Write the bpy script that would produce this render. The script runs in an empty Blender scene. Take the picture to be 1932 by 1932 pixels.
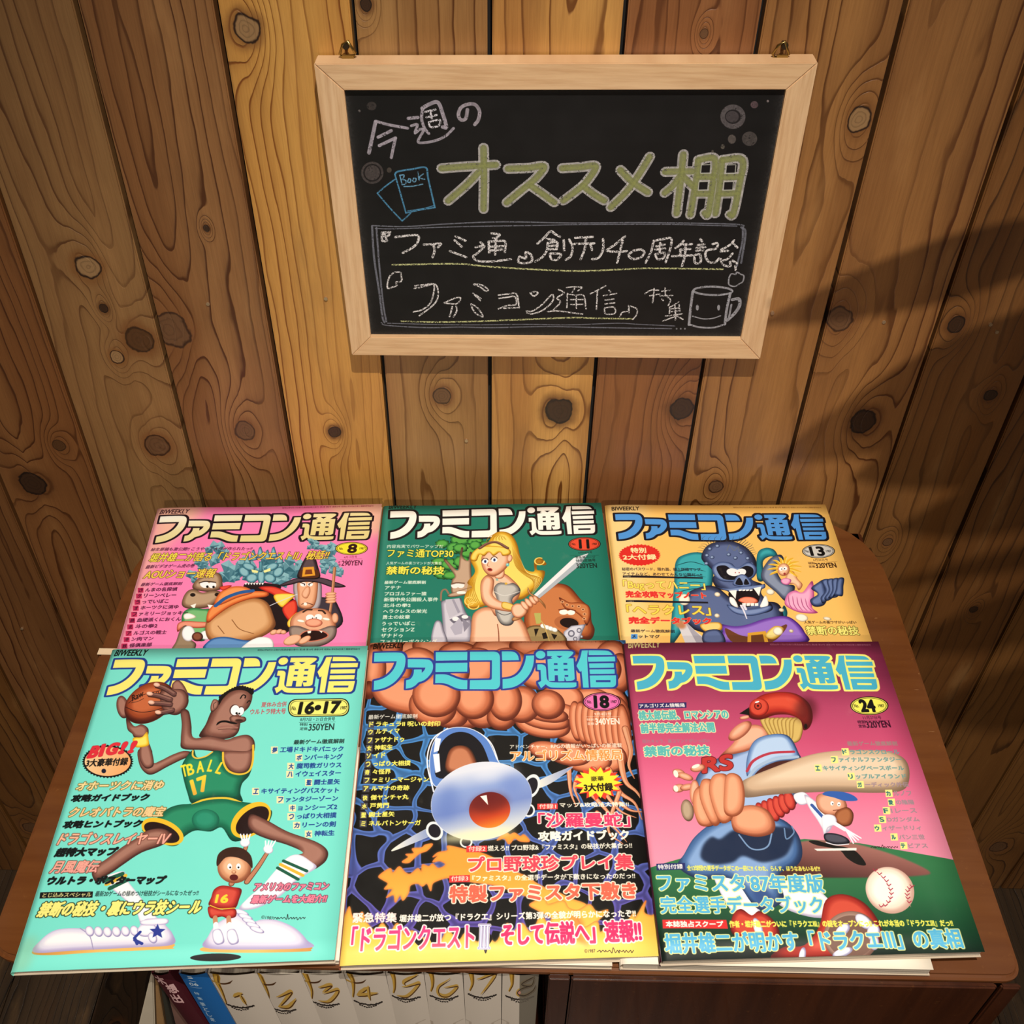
import bpy, math, random
import numpy as np
from mathutils import Vector, Matrix
ZT = .776                                   # height of the cabinet top
FPX = 1990.; CAM = np.array([0., -.765, ZT+.69])
def _basis():
    d = np.array([-41., 2114., FPX]); d /= np.linalg.norm(d); up = -d
    z = np.array([0, 0, 1.]); fw = z-up*(z@up); fw /= np.linalg.norm(fw); rt = np.cross(fw, up)
    if rt[0] < 0: rt = -rt
    return np.stack([rt, fw, up])
RM = _basis()                               # rows: world axes in camera coordinates (x right, y down, z forward)
def ray(px, py): return RM@np.array([px-966., py-966., FPX])
def on_z(px, py, z):
    r = ray(px, py); return CAM+r*((z-CAM[2])/r[2])
def on_y(px, py, y=0.):
    r = ray(px, py); return CAM+r*((y-CAM[1])/r[1])
def proj(P):
    c = RM.T@(np.asarray(P, float)-CAM); return (966+FPX*c[0]/c[2], 966+FPX*c[1]/c[2])
def full_quad(tl, tr, br, bl, z0, z1, H):
    """top-row issues: the lower part lies under the next row, so carry the side edges on to the full height"""
    P = [on_z(*tl, z0), on_z(*tr, z0), on_z(*br, z1), on_z(*bl, z1)]
    d = [(P[3]-P[0]), (P[2]-P[1])]; d = [v/np.linalg.norm(v) for v in d]
    P[3] = P[0]+d[0]*H; P[2] = P[1]+d[1]*H
    return P
# ---------------------------------------------------------------- camera, world, lights, exposure
SC = bpy.context.scene
COL = SC.collection
cam_d = bpy.data.cameras.new('camera'); cam = bpy.data.objects.new('camera', cam_d); COL.objects.link(cam)
cam_d.sensor_width = 36; cam_d.lens = 36*FPX/1932; cam_d.clip_start = .01
cam.matrix_world = Matrix(((RM[0, 0], -RM[0, 1], -RM[0, 2], CAM[0]), (RM[1, 0], -RM[1, 1], -RM[1, 2], CAM[1]), (RM[2, 0], -RM[2, 1], -RM[2, 2], CAM[2]), (0, 0, 0, 1)))
SC.camera = cam
SC.view_settings.view_transform = 'Standard'; SC.view_settings.look = 'None'; SC.view_settings.gamma = 1; SC.view_settings.use_curve_mapping = False
SC.view_settings.exposure = 0.0
W_ = bpy.data.worlds.new('room_light'); SC.world = W_; W_.use_nodes = True
W_.node_tree.nodes['Background'].inputs[0].default_value = (1, .84, .66, 1); W_.node_tree.nodes['Background'].inputs[1].default_value = .10
def spot(name, loc, tgt, power, col, size, angle, blend):
    l = bpy.data.lights.new(name, 'SPOT'); l.energy = power; l.color = col; l.shadow_soft_size = size; l.spot_size = math.radians(angle); l.spot_blend = blend
    o = bpy.data.objects.new(name, l); COL.objects.link(o); o.location = loc
    o.rotation_euler = (Vector(tgt)-Vector(loc)).to_track_quat('-Z', 'Y').to_euler(); return o
KEY = np.array([.10, -.86, 2.42])
spot('ceiling_or_fill_spot', KEY, (.03, -.25, .88), 122, (1, .93, .84), .007, 55, 1.)
spot('ceiling_or_fill_spot', (.12, -1.95, 2.05), (0, -.50, .74), 62, (1, .90, .78), .04, 46, .9)  # added fill without a fixture, brightens the book spines from the front
# ---------------------------------------------------------------- flat print: a small 2-D painter (numpy) for covers, spines and chalk
def homog(src, dst):
    A = []; b = []
    for (x, y), (u, v) in zip(src, dst):
        A.append([x, y, 1, 0, 0, 0, -u*x, -u*y]); b.append(u)
        A.append([0, 0, 0, x, y, 1, -v*x, -v*y]); b.append(v)
    h = np.linalg.solve(np.array(A, float), np.array(b, float))
    return np.append(h, 1).reshape(3, 3)

def hx(c):
    if isinstance(c, str):
        return np.array([int(c[i:i+2], 16) for i in (0, 2, 4)], np.float32)/255
    return np.asarray(c, np.float32)

def spline(p, closed=True, n=5):
    p = np.asarray(p, float)
    if len(p) < 3: return p
    if closed: a = np.roll(p, 1, 0); b = p; c = np.roll(p, -1, 0); d = np.roll(p, -2, 0)
    else:
        e = np.vstack([2*p[0]-p[1], p, 2*p[-1]-p[-2]]); a = e[:-3]; b = e[1:-2]; c = e[2:-1]; d = e[3:]
    t = np.linspace(0, 1, n, endpoint=False)[:, None, None]
    q = .5*(2*b+(c-a)*t+(2*a-5*b+4*c-d)*t**2+(3*b-a-3*c+d)*t**3)
    q = q.transpose(1, 0, 2).reshape(-1, 2)
    return q if closed else np.vstack([q, p[-1:]])

def blur(M, r):
    r = int(round(r))
    if r < 1: return M
    for _ in range(3):
        for ax in (0, 1):
            pad = [(0, 0), (0, 0)]; pad[ax] = (r+1, r)
            c = np.cumsum(np.pad(M, pad, mode='constant'), ax, dtype=np.float64)
            n = M.shape[ax]
            M = (np.take(c, range(2*r+1, 2*r+1+n), ax)-np.take(c, range(0, n), ax))/(2*r+1) if False else \
                ((c[2*r+1:2*r+1+n]-c[:n]) if ax == 0 else (c[:, 2*r+1:2*r+1+n]-c[:, :n]))/(2*r+1)
    return M.astype(np.float32)

def shift(M, dy, dx):
    dy = int(round(dy)); dx = int(round(dx)); out = np.zeros_like(M); h, w = M.shape
    if abs(dy) >= h or abs(dx) >= w: return out
    out[max(dy, 0):h+min(dy, 0), max(dx, 0):w+min(dx, 0)] = M[max(-dy, 0):h+min(-dy, 0), max(-dx, 0):w+min(-dx, 0)]
    return out

def dilate(M, r):
    if r <= 0: return M
    n = int(np.ceil(r+.5)); out = M.copy()
    for j in range(-n, n+1):
        for i in range(-n, n+1):
            k = min(max(r+.5-np.hypot(i, j), 0), 1)
            if k > 0 and (i or j): np.maximum(out, shift(M, j, i)*np.float32(k), out=out)
    return out

def scan(polys, pad, W, H, ss=4):
    allp = np.vstack(polys); mn = allp.min(0); mx = allp.max(0)
    x0 = int(max(np.floor(mn[0]-pad), -60)); y0 = int(max(np.floor(mn[1]-pad), -60))
    x1 = int(min(np.ceil(mx[0]+pad)+1, W+60)); y1 = int(min(np.ceil(mx[1]+pad)+1, H+60))
    if x1 <= x0+1 or y1 <= y0+1: return None
    w = x1-x0; h = y1-y0
    A = np.vstack(polys); B = np.vstack([np.roll(p, -1, 0) for p in polys])
    ax = A[:, 0]-x0; ay = (A[:, 1]-y0)*ss-.5; bx = B[:, 0]-x0; by = (B[:, 1]-y0)*ss-.5
    s = np.where(by > ay, 1., -1.); lo = np.ceil(np.minimum(ay, by)); hi = np.ceil(np.maximum(ay, by))
    lo = np.clip(lo, 0, h*ss); hi = np.clip(hi, 0, h*ss); n = (hi-lo).astype(int); k = n > 0
    ax, ay, bx, by, s, lo, n = (v[k] for v in (ax, ay, bx, by, s, lo, n))
    acc = np.zeros((h*ss, w+2))
    if len(n):
        idx = np.repeat(np.arange(len(n)), n); off = np.arange(n.sum())-np.repeat(np.cumsum(n)-n, n)
        yy = lo[idx]+off; xx = ax[idx]+(bx-ax)[idx]*(yy-ay[idx])/(by-ay)[idx]
        xx = np.clip(xx, 0, w); xi = np.floor(xx).astype(int); fr = xx-xi; yi = yy.astype(int)
        np.add.at(acc, (yi, xi), s[idx]*(1-fr)); np.add.at(acc, (yi, xi+1), s[idx]*fr)
    c = np.minimum(np.abs(np.cumsum(acc, 1)), 1)[:, :w]
    return y0, x0, c.reshape(h, ss, w).mean(1).astype(np.float32)

_glyphs = {}
def glyph_polys(s):
    if s in _glyphs: return _glyphs[s]
    cu = bpy.data.curves.new('lettering', 'FONT'); cu.body = s
    ob = bpy.data.objects.new('lettering', cu); bpy.context.scene.collection.objects.link(ob)
    dg = bpy.context.evaluated_depsgraph_get(); tc = ob.to_curve(dg); out = []
    for sp in tc.splines:
        bp = sp.bezier_points; n = len(bp)
        co = np.array([b.co[:2] for b in bp]); hl = np.array([b.handle_left[:2] for b in bp]); hr = np.array([b.handle_right[:2] for b in bp])
        p3 = np.roll(co, -1, 0); p2 = np.roll(hl, -1, 0); t = np.linspace(0, 1, 5, endpoint=False)[:, None, None]
        q = (1-t)**3*co+3*(1-t)**2*t*hr+3*(1-t)*t*t*p2+t**3*p3
        out.append(q.transpose(1, 0, 2).reshape(-1, 2))
    ob.to_curve_clear(); bpy.data.objects.remove(ob); bpy.data.curves.remove(cu)
    _glyphs[s] = out
    return out

def ell(cx, cy, rx, ry=None, rot=0, n=28, a0=0, a1=360):
    ry = rx if ry is None else ry
    a = np.radians(np.linspace(a0, a1, n, endpoint=(a1-a0) < 360)); r = math.radians(rot)
    x = rx*np.cos(a); y = ry*np.sin(a)
    return np.stack([cx+x*math.cos(r)-y*math.sin(r), cy+x*math.sin(r)+y*math.cos(r)], 1)

def rect(x0, y0, x1, y1): return [(x0, y0), (x1, y0), (x1, y1), (x0, y1)]

def burst(cx, cy, rx, ry, n, k=.85, rot=0):
    a = np.arange(2*n)*np.pi/n+rot; r = np.where(np.arange(2*n) % 2, k, 1.)
    return np.stack([cx+rx*r*np.cos(a), cy+ry*r*np.sin(a)], 1)

class Art:
    def __init__(s, W, H, quad, bg, pxw=540.):
        s.W, s.H = W, H; s.q = quad
        s.M = homog(quad, [(0, 0), (W, 0), (W, H), (0, H)])
        s.img = np.empty((H, W, 3), np.float32); s.img[:] = hx(bg)
        s.f = (0, 0, 1.); s.kk = W/pxw; s.k = s.kk; s.rough = None
    def frame(s, x0, y0, sc): s.f = (x0, y0, sc); s.k = s.kk/sc
    def P(s, p):
        p = np.asarray(p, float).reshape(-1, 2)
        if s.f is None: return p*np.array([s.W, s.H])
        p = p/s.f[2]+np.array(s.f[:2])
        q = np.hstack([p, np.ones((len(p), 1))])@s.M.T
        return q[:, :2]/q[:, 2:]
    def put(s, m, col, a=1.):
        if m is None: return
        y0, x0, M = m; h, w = M.shape
        Y0 = max(y0, 0); X0 = max(x0, 0); Y1 = min(y0+h, s.H); X1 = min(x0+w, s.W)
        if Y1 <= Y0 or X1 <= X0: return
        sl = (slice(Y0-y0, Y1-y0), slice(X0-x0, X1-x0)); m_ = M[sl][..., None]*a
        if s.rough is not None: m_ = m_*s.rough[Y0:Y1, X0:X1, None]
        if not isinstance(col, str) and callable(col): c = col(np.arange(X0, X1)[None, :], np.arange(Y0, Y1)[:, None])
        elif isinstance(col, np.ndarray) and col.ndim == 3: c = col[sl]
        else: c = hx(col)
        I = s.img[Y0:Y1, X0:X1]; I += (c-I)*m_
    def grad(s, p0, p1, cols):
        (a, b) = s.P([p0, p1]); d = b-a; L = d@d; C = np.array([hx(c) for c in cols]); xs = np.linspace(0, 1, len(cols))
        def f(X, Y):
            t = np.clip(((X-a[0])*d[0]+(Y-a[1])*d[1])/L, 0, 1)
            return np.stack([np.interp(t, xs, C[:, k]) for k in range(3)], -1).astype(np.float32)
        return f
    def polys(s, pts, smooth=True):
        L = pts if isinstance(pts, list) and len(pts) and isinstance(pts[0], (list, np.ndarray)) else [pts]
        return [spline(s.P(p)) if smooth else s.P(p) for p in L]
    def fill(s, pts, col, smooth=True, b=0, a=1., ol=None, ow=2):
        m = scan(s.polys(pts, smooth), b*s.k*3+ow*s.k+4, s.W, s.H)
        if m is None: return
        if ol: s.put((m[0], m[1], dilate(m[2], ow*s.k)), ol)
        if b: m = (m[0], m[1], blur(m[2], b*s.k))
        s.put(m, col, a)
    def puff(s, pts, dark, mid, light, r, lx=-.45, ly=-.6, smooth=True, ol=None, ow=2, g=1.4):
        rr = r*s.k; m = scan(s.polys(pts, smooth), rr*1.2+6, s.W, s.H)
        if m is None: return
        y0, x0, M = m
        if ol: s.put((y0, x0, dilate(M, ow*s.k)), ol)
        B = blur(M, rr*.55); Bl = shift(B, -ly*rr*.7, -lx*rr*.7)*0+shift(B, ly*rr*.7, lx*rr*.7)
        t = np.clip((np.minimum(B, 1)-.42)/.5, 0, 1)*.55+np.clip((Bl-.35)/.6, 0, 1)*.45
        t = np.clip(t, 0, 1)**g
        d, m_, l = hx(dark), hx(mid), hx(light); t = t[..., None]
        u = np.clip(t*2, 0, 1); v = np.clip(t*2-1, 0, 1)
        s.put(m, (d+(m_-d)*u)+(l-m_)*v*v)
    def line(s, pts, w, col, a=1., smooth=True, w1=None, b=0, tex=None, taper=None):
        p = s.P(pts); p = spline(p, False) if smooth else p
        if taper and len(p) < 8: u_ = np.linspace(0, len(p)-1, 13); p = np.stack([np.interp(u_, np.arange(len(p)), p[:, k]) for k in (0, 1)], 1)
        n = len(p); t = np.linspace(0, 1, n)
        ws = w+(w1-w)*t if w1 is not None else np.full(n, float(w))
        if taper: ws = ws*np.minimum(1, np.minimum(t, 1-t)/taper+.15)
        ws = ws*s.k/2; L = []
        for i in range(n):
            if ws[i] > .8: L.append(ell(p[i][0], p[i][1], ws[i], n=10)[::1])
            if i+1 < n:
                d = p[i+1]-p[i]; l = np.hypot(*d)
                if l < 1e-6: continue
                nn = np.array([-d[1], d[0]])/l
                L.append(np.array([p[i]-nn*ws[i], p[i+1]-nn*ws[i+1], p[i+1]+nn*ws[i+1], p[i]+nn*ws[i]]))
        if not L: return
        m = scan(L, b*s.k*3+3, s.W, s.H)
        if m is None: return
        if b: m = (m[0], m[1], blur(m[2], b*s.k))
        s.put(m, col, a)
    def tmask(s, t, x0, y0, x1, y1, h, slant=0., pad=10, bold=0, bb=None):
        G = glyph_polys(t); A = np.vstack(G); mn = A.min(0); mx = A.max(0)
        if bb: mn = np.array([mn[0], bb[0]]); mx = np.array([mx[0], bb[1]])
        if s.f is None: a, b_, c = np.array([[x0, y0], [x1, y1], [x0, y0-h]])*np.array([s.W, s.H])
        else: a, b_, c = s.P([(x0, y0), (x1, y1), ((x0+x1)/2, (y0+y1)/2-h)]); c = a+(c-(a+b_)/2)*np.array([0, 1.])
        e = bold*s.k; d = b_-a; l = np.hypot(*d); nd = d/l; up = np.array([nd[1], -nd[0]]); hh = a[1]-c[1]
        a = a+nd*e+up*e; l -= 2*e; hh -= 2*e
        out = []
        for g in G:
            u = (g[:, 0]-mn[0])/(mx[0]-mn[0])*l; v = (g[:, 1]-mn[1])/(mx[1]-mn[1])*hh
            out.append(a+(u+v*slant)[:, None]*nd+v[:, None]*up)
        return scan(out, pad+e, s.W, s.H)
    def text(s, t, x0, y0, x1, y1, h, col, bold=0, ol=None, slant=0., sh=None, a=1., bb=None):
        """lettering: bottom-left and bottom-right corners, height; bold and outline widths in frame units"""
        ow = max([w for c, w in ol], default=0) if ol else 0
        m = s.tmask(t, x0, y0, x1, y1, h, slant, ow*s.k*1.5+8, bold, bb)
        if m is None: return
        yy, xx, M = m; B = dilate(M, bold*s.k) if bold else M
        if ol:
            for c, w in sorted(ol, key=lambda q: -q[1]): s.put((yy, xx, dilate(B, w*s.k*1.4)), c, a)
        s.put((yy, xx, B), col, a)
    def image(s, name):
        im = bpy.data.images.new(name, s.W, s.H, alpha=False)
        buf = np.ones((s.H, s.W, 4), np.float32); buf[..., :3] = np.clip(s.img[::-1], 0, 1)
        im.pixels.foreach_set(buf.ravel()); im.update(); im.pack()
        return im

def vnoise(W, H, cell, seed=0):
    r = np.random.RandomState(seed); gw = int(W/cell)+3; gh = int(H/cell)+3; g = r.rand(gh, gw)
    x = np.arange(W)/cell; y = np.arange(H)/cell; xi = x.astype(int); yi = y.astype(int)
    fx = x-xi; fy = y-yi; fx = fx*fx*(3-2*fx); fy = fy*fy*(3-2*fy)
    a = g[yi][:, xi]; b = g[yi][:, xi+1]; c = g[yi+1][:, xi]; d = g[yi+1][:, xi+1]
    fx = fx[None]; fy = fy[:, None]
    return ((a*(1-fx)+b*fx)*(1-fy)+(c*(1-fx)+d*fx)*fy).astype(np.float32)
def rp(pts, n=8):
    """polygon whose corners (x, y, r) are rounded"""
    out = []; N = len(pts)
    for i, p in enumerate(pts):
        if len(p) < 3: out.append((p[0], p[1])); continue
        a = np.array(pts[i-1][:2], float); b = np.array(p[:2], float); c = np.array(pts[(i+1) % N][:2], float); r = p[2]
        u = (a-b)/np.hypot(*(a-b)); v = (c-b)/np.hypot(*(c-b)); s = b+u*r; e = b+v*r
        for t in np.linspace(0, 1, n): out.append(tuple((1-t)**2*s+2*t*(1-t)*b+t*t*e))
    return np.array(out, float)

R_ = 1783.4
LOGO = [
 [(125,170),(480,165),(530,185),(555,225),(560,290),(540,400),(480,500),(400,590),(290,655),(200,682),(112,692),(118,568),(210,550),(300,505),(380,430),(425,350),(440,287),(118,290)],
 [(595,262),(870,262),(920,285),(947,335),(945,400),(920,460),(860,530),(800,570),(740,583),(700,630),(640,665),(565,677),(570,560),(625,550),(660,510),(680,460),(682,410),(785,408),(785,460),(830,420),(845,378),(595,375)],
 [(990,162),(1430,157),(1426,272),(990,280)], [(988,318),(1430,312),(1426,435),(985,440)],
 [(985,478),(1120,475),(1180,495),(1300,545),(1380,560),(1428,560),(1425,683),(1330,683),(1260,665),(1150,610),(1080,595),(980,597)],
 [(1472,155),(1887,152,90),(1887,683,85),(1465,683),(1470,560),(1777,555,30),(1780,272),(1472,275)],
 [(135+R_,150),(280+R_,148),(330+R_,170),(360+R_,215),(370+R_,270),(140+R_,275)],
 [(475+R_,210),(582+R_,207),(578+R_,300),(560+R_,380),(525+R_,460),(460+R_,545),(370+R_,620),(280+R_,660),(145+R_,677),(145+R_,545),(250+R_,535),(340+R_,495),(410+R_,420),(450+R_,330),(468+R_,270)],
 [(675+R_+66*math.cos(a/16*6.2832),195+55*math.sin(a/16*6.2832)) for a in range(16)],
 [(632+R_,335),(700+R_,333),(735+R_,350),(750+R_,380),(755+R_,520),(775+R_,570),(830+R_,592),(1172+R_,592),(1172+R_,640),(1140+R_,662),(850+R_,662),(790+R_,650),(745+R_,612),(682+R_,668),(640+R_,592),(685+R_,570),(677+R_,410),(632+R_,408)],
 [(770+R_,145),(1110+R_,142),(1133+R_,165),(1122+R_,190),(1050+R_,250),(1133+R_,250),(1150+R_,540),(1120+R_,565),(1035+R_,568),(1005+R_,500),(1005+R_,568),(925+R_,570),(918+R_,485),(870+R_,485),(870+R_,565),(790+R_,568),(775+R_,262),(850+R_,250),(820+R_,235),(850+R_,215),(772+R_,212)],
 [(1255+R_,138),(1335+R_,135),(1320+R_,230),(1345+R_,660),(1272+R_,660),(1250+R_,420),(1228+R_,437),(1180+R_,355),(1235+R_,240)],
 [(1347+R_,135),(1600+R_,137),(1650+R_,160),(1680+R_,198),(1352+R_,198)], [(1338+R_,230),(1710+R_,225),(1715+R_,288),(1345+R_,293)],
 [(1355+R_,322),(1695+R_,318),(1697+R_,378),(1360+R_,382)], [(1362+R_,408),(1705+R_,405),(1707+R_,465),(1367+R_,467)],
 [(1365+R_,495),(1725+R_,492),(1725+R_,655,60),(1375+R_,657)]]
LHOLE = [[(895+R_,210),(985+R_,210),(940+R_,242)], rect(862+R_,315,912+R_,340), rect(995+R_,312,1048+R_,338), rect(865+R_,397,915+R_,422), rect(1000+R_,395,1053+R_,420), rect(1012+R_,485,1062+R_,508), rect(1448+R_,557,1650+R_,586)]
LM = homog([(699,1213),(1180,1208),(1246,1804),(641,1822)], [(0,0),(1,0),(1,1),(0,1)])
def logo_uv(p):
    if any(len(q) > 2 for q in p): p = rp(p)
    else:
        p = np.array(p, float)
        for _ in range(3):                       # round the gentle bends, keep the sharp corners
            a = p-np.roll(p, 1, 0); b = np.roll(p, -1, 0)-p; o = []
            t = np.abs(np.degrees(np.arctan2(a[:, 0]*b[:, 1]-a[:, 1]*b[:, 0], (a*b).sum(1))))
            for i in range(len(p)):
                if 1 < t[i] < 52: o += [p[i]-a[i]*.25, p[i]+b[i]*.25]
                else: o.append(p[i])
            p = np.array(o)
    p = p/7.4308+np.array([690., 1210.]); q = np.hstack([p, np.ones((len(p), 1))])@LM.T
    return q[:, :2]/q[:, 2:]
def draw_logo(s, A, B, C, col, olc, ow=4.6, rim=None):
    """the masthead lettering, placed by three of its corners"""
    src = logo_uv([(125, 170), (1725+R_, 655), (112, 692)]); dst = s.P([A, B, C])
    T = np.linalg.solve(np.hstack([src, np.ones((3, 1))]), dst)
    f = lambda p: np.hstack([logo_uv(p), np.ones((len(logo_uv(p)), 1))])@T
    L = []
    for p in LOGO:
        q = f(p); x, y = q.T
        if (x*np.roll(y, -1)-y*np.roll(x, -1)).sum() < 0: q = q[::-1]
        L.append(q)
    r = ow*s.kk; y0, x0, M = scan(L, r*1.4+4, s.W, s.H)
    D = M.copy(); n = int(r)
    for j in range(-n, n+1): np.maximum(D, shift(M, 0, j), out=D)
    E_ = D.copy()
    for j in range(-n, n+1): np.maximum(E_, shift(D, j, 0), out=E_)
    s.put((y0, x0, np.minimum(E_, dilate(M, r*1.22))), olc)
    if rim: s.put((y0, x0, dilate(M, 1.2)), rim)
    s.put((y0, x0, M), col)
    for h in LHOLE: s.put(scan([f(h)], 2, s.W, s.H), olc)

def badge(s, cx, cy, rx, ry, col, num, tw=.42, th=1.15, ink='0a0a0a'):
    s.fill(ell(cx, cy, rx, ry), ink); s.fill(ell(cx, cy, rx*.95, ry*.92), col); s.fill(ell(cx, cy, rx*.9, ry*.85), ink); s.fill(ell(cx, cy, rx*.875, ry*.81), col)
    s.text(num, cx-rx*tw, cy+ry*th/2, cx+rx*tw, cy+ry*th/2, ry*th, ink, bold=ry*.12)
    s.text('No.', cx-rx*.78, cy+ry*.2, cx-rx*.52, cy+ry*.2, ry*.4, ink, bold=ry*.02)
    s.text('1987', cx+rx*.48, cy+ry*.17, cx+rx*.8, cy+ry*.17, ry*.34, ink, bold=ry*.02)

def listing(s, items, h, col, box, bold, right=False, ol=None):
    """rows of titles whose first letter stands in a little box: (text, x0, y0, x1, y1)"""
    for t, x0, y0, x1, y1 in items:
        n = len(t); w = (x1-x0)/(n+.25); d = (y1-y0)/(x1-x0)
        if box: s.fill(rect(x0-h*.12, y0-h*1.08, x0+w*.98, y0+h*.12), box, smooth=False)
        s.text(t[0], x0, y0, x0+w*.82, y0+w*.82*d, h*.95, col, bold, ol)
        s.text(t[1:], x0+w*1.22, y0+w*1.22*d, x1, y1, h, col, bold, ol, bb=(-.08, .84) if t[1:] in 'ー' else None)

def scribble(s, x0, y0, x1, h, col='101010', w=3, seed=1):
    r = random.Random(seed); p = []; n = 22
    for i in range(n): p.append((x0+(x1-x0)*(i+r.uniform(-.5, .5))/n, y0-(h*(.9 if i in (0, 8, 9, 16) else .4) if i % 2 else r.uniform(-.1, .15)*h)))
    s.line(p, w, col)

def cover18(quad):
    s = Art(1100, 1390, quad, '141311'); W, H = s.W, s.H
    # black stones with blue glowing joints
    rs = np.random.RandomState(4); n1 = vnoise(W, H, 70, 1); n2 = vnoise(W, H, 70, 2)
    X = (np.arange(W)[None]+(n1-.5)*46); Y = (np.arange(H)[:, None]+(n2-.5)*46)
    gx, gy = 9, 12; F1 = np.full((H, W), 1e9, np.float32); F2 = F1.copy()
    for j in range(-1, gy+1):
        for i in range(-1, gx+1):
            cx = (i+.5+rs.uniform(-.34, .34))*W/gx; cy = (j+.5+rs.uniform(-.34, .34))*H/gy
            y0, y1 = int(max(cy-240, 0)), int(min(cy+240, H)); x0, x1 = int(max(cx-240, 0)), int(min(cx+240, W))
            if y1 <= y0 or x1 <= x0: continue
            d = np.hypot(X[y0:y1, x0:x1]-cx, Y[y0:y1, x0:x1]-cy); a = F1[y0:y1, x0:x1]; b = F2[y0:y1, x0:x1]
            np.minimum(b, np.maximum(a, d), out=b); np.minimum(a, d, out=a)
    e = np.clip((21-(F2-F1))/4, 0, 1); ee = np.clip((16-(F2-F1))/12, 0, 1)
    ys = np.linspace(0, 1, H)[:, None, None]; c = hx('4f96e0')*(1-np.clip(ys*2.2-1, 0, 1))+hx('6a58b8')*np.clip(ys*2.2-1, 0, 1); c2 = c*.72
    s.img += ((c+(c2-c)*ee[..., None])-s.img)*e[..., None]
    s.frame(620, 1180, 2.84)
    D, Mi, L = '5c2416', 'c46c48', 'ee9c74'
    B = lambda *a, **k: s.puff(ell(*a[:5]), D, Mi, L, a[5] if len(a) > 5 else 46, lx=-.35, ly=-.5)
    # folds of the giant brain
    for a in [(230,110,80,60,0),(440,130,90,60,0),(330,120,70,60,10),(560,110,110,70,0),(760,100,90,60,0),(700,150,110,60,0),(900,130,130,70,0),(1090,110,120,60,0),(1230,140,110,70,0),(1400,110,130,60,10),(1520,170,90,90,0),(1560,260,70,110,0),(1440,240,130,110,0),(1300,260,120,110,0),(1130,240,120,110,0),(960,230,120,110,0),(800,230,120,110,0),(640,250,120,110,0),(480,230,120,110,0),(330,260,120,110,0),(240,230,70,130,0),(215,350,40,50,0)]: B(*a, 60)
    s.puff([(235,300),(240,380),(290,440),(400,480),(560,490),(660,440),(600,330),(420,280)], D, Mi, L, 60)
    for a in [(1500,420,110,90,30),(1400,430,130,90,0),(1250,400,120,80,0),(1530,520,90,140,0),(1480,640,110,140,10),(1420,560,140,120,0),(1340,540,140,110,0),(1220,500,130,80,0),(1150,540,150,70,10),(1160,510,140,55,10),(1170,480,120,45,10)]: B(*a, 40)
    for i in range(9): B(1330+i*32, 520+i*8, 38, 110+i*6, -6, 26)
    for a in [(1500,720,100,80,0),(1400,740,120,60,0),(1290,700,120,60,10),(1180,680,110,50,10)]: B(*a, 36)
    for a in [(720,470,130,90,10),(660,500,90,60,0),(830,480,90,80,0),(930,500,80,70,0),(1040,430,100,100,0),(1180,430,90,80,10),(950,410,90,110,0),(780,400,110,110,0),(560,440,130,110,10),(580,380,130,120,0)]: B(*a, 60)
    T = lambda p, w, w1: (s.line(p, w+6, '7a3826', w1=w1), s.line(p, w, 'dc9068', w1=w1*.6), s.line([(x-w*.14, y-2) for x, y in p], w*.45, 'f0b088', w1=1))
    for p, w, w1 in [([(1590,560),(1620,680),(1610,760),(1640,830)],34,5),([(1560,700),(1590,840),(1650,900),(1690,960)],36,4),([(1500,780),(1560,900),(1640,960),(1680,1050)],34,4),([(1560,960),(1620,1000),(1700,1010)],20,4),([(1420,780),(1480,900),(1560,1000),(1650,1040)],30,4),([(1400,900),(1500,1010),(1560,1090)],26,4),([(1340,820),(1320,880),(1350,960)],26,5),([(1560,900),(1500,1100),(1580,1180)],22,4),([(1440,1010),(1540,1100),(1600,1170)],18,3),([(1290,780),(1300,900),(1330,980)],24,5)]: T(p, w, w1)
    # flames
    fl = s.grad((900, 1300), (900, 1860), ['f6a23c', 'f9b84a', 'fbd25a', 'f8e070'])
    def flame(p, b=3):
        s.fill(p, 'e8743a', ol='d8643c', ow=3); s.fill(p, fl, b=5)
    flame([(270,1350),(330,1310),(345,1335),(380,1300),(410,1330),(440,1340),(480,1310),(500,1330),(505,1290),(540,1300),(560,1285),(590,1310),(630,1290),(600,1270),(560,1275),(590,1240),(560,1250),(590,1225),(640,1215),(640,1190),(700,1200),(760,1215),(830,1230),(900,1260),(960,1290),(1010,1330),(1060,1350),(1120,1390),(1180,1420),(1240,1440),(1300,1470),(1380,1500),(1380,1540),(1300,1530),(1240,1500),(1170,1520),(1100,1470),(1040,1450),(960,1420),(900,1400),(830,1390),(760,1380),(700,1360),(640,1360),(600,1370),(560,1390),(550,1430),(530,1390),(505,1405),(480,1390),(440,1400),(430,1440),(400,1480),(385,1450),(360,1490),(350,1450),(310,1465),(345,1420),(300,1420),(320,1390),(290,1370)])
    flame([(395,1275),(430,1250),(415,1235),(460,1230),(450,1205),(500,1200),(520,1185),(560,1180),(530,1215),(490,1230),(460,1255),(430,1280)])
    flame([(905,1160),(950,1120),(975,1130),(1000,1120),(1030,1140),(1050,1130),(1080,1165),(1030,1165),(1000,1150),(970,1180),(945,1150)])
    flame([(1080,1500),(1160,1470),(1180,1500),(1260,1480),(1290,1520),(1340,1530),(1400,1500),(1440,1540),(1500,1530),(1440,1590),(1380,1640),(1300,1640),(1240,1600),(1180,1560),(1120,1530)])
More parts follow.
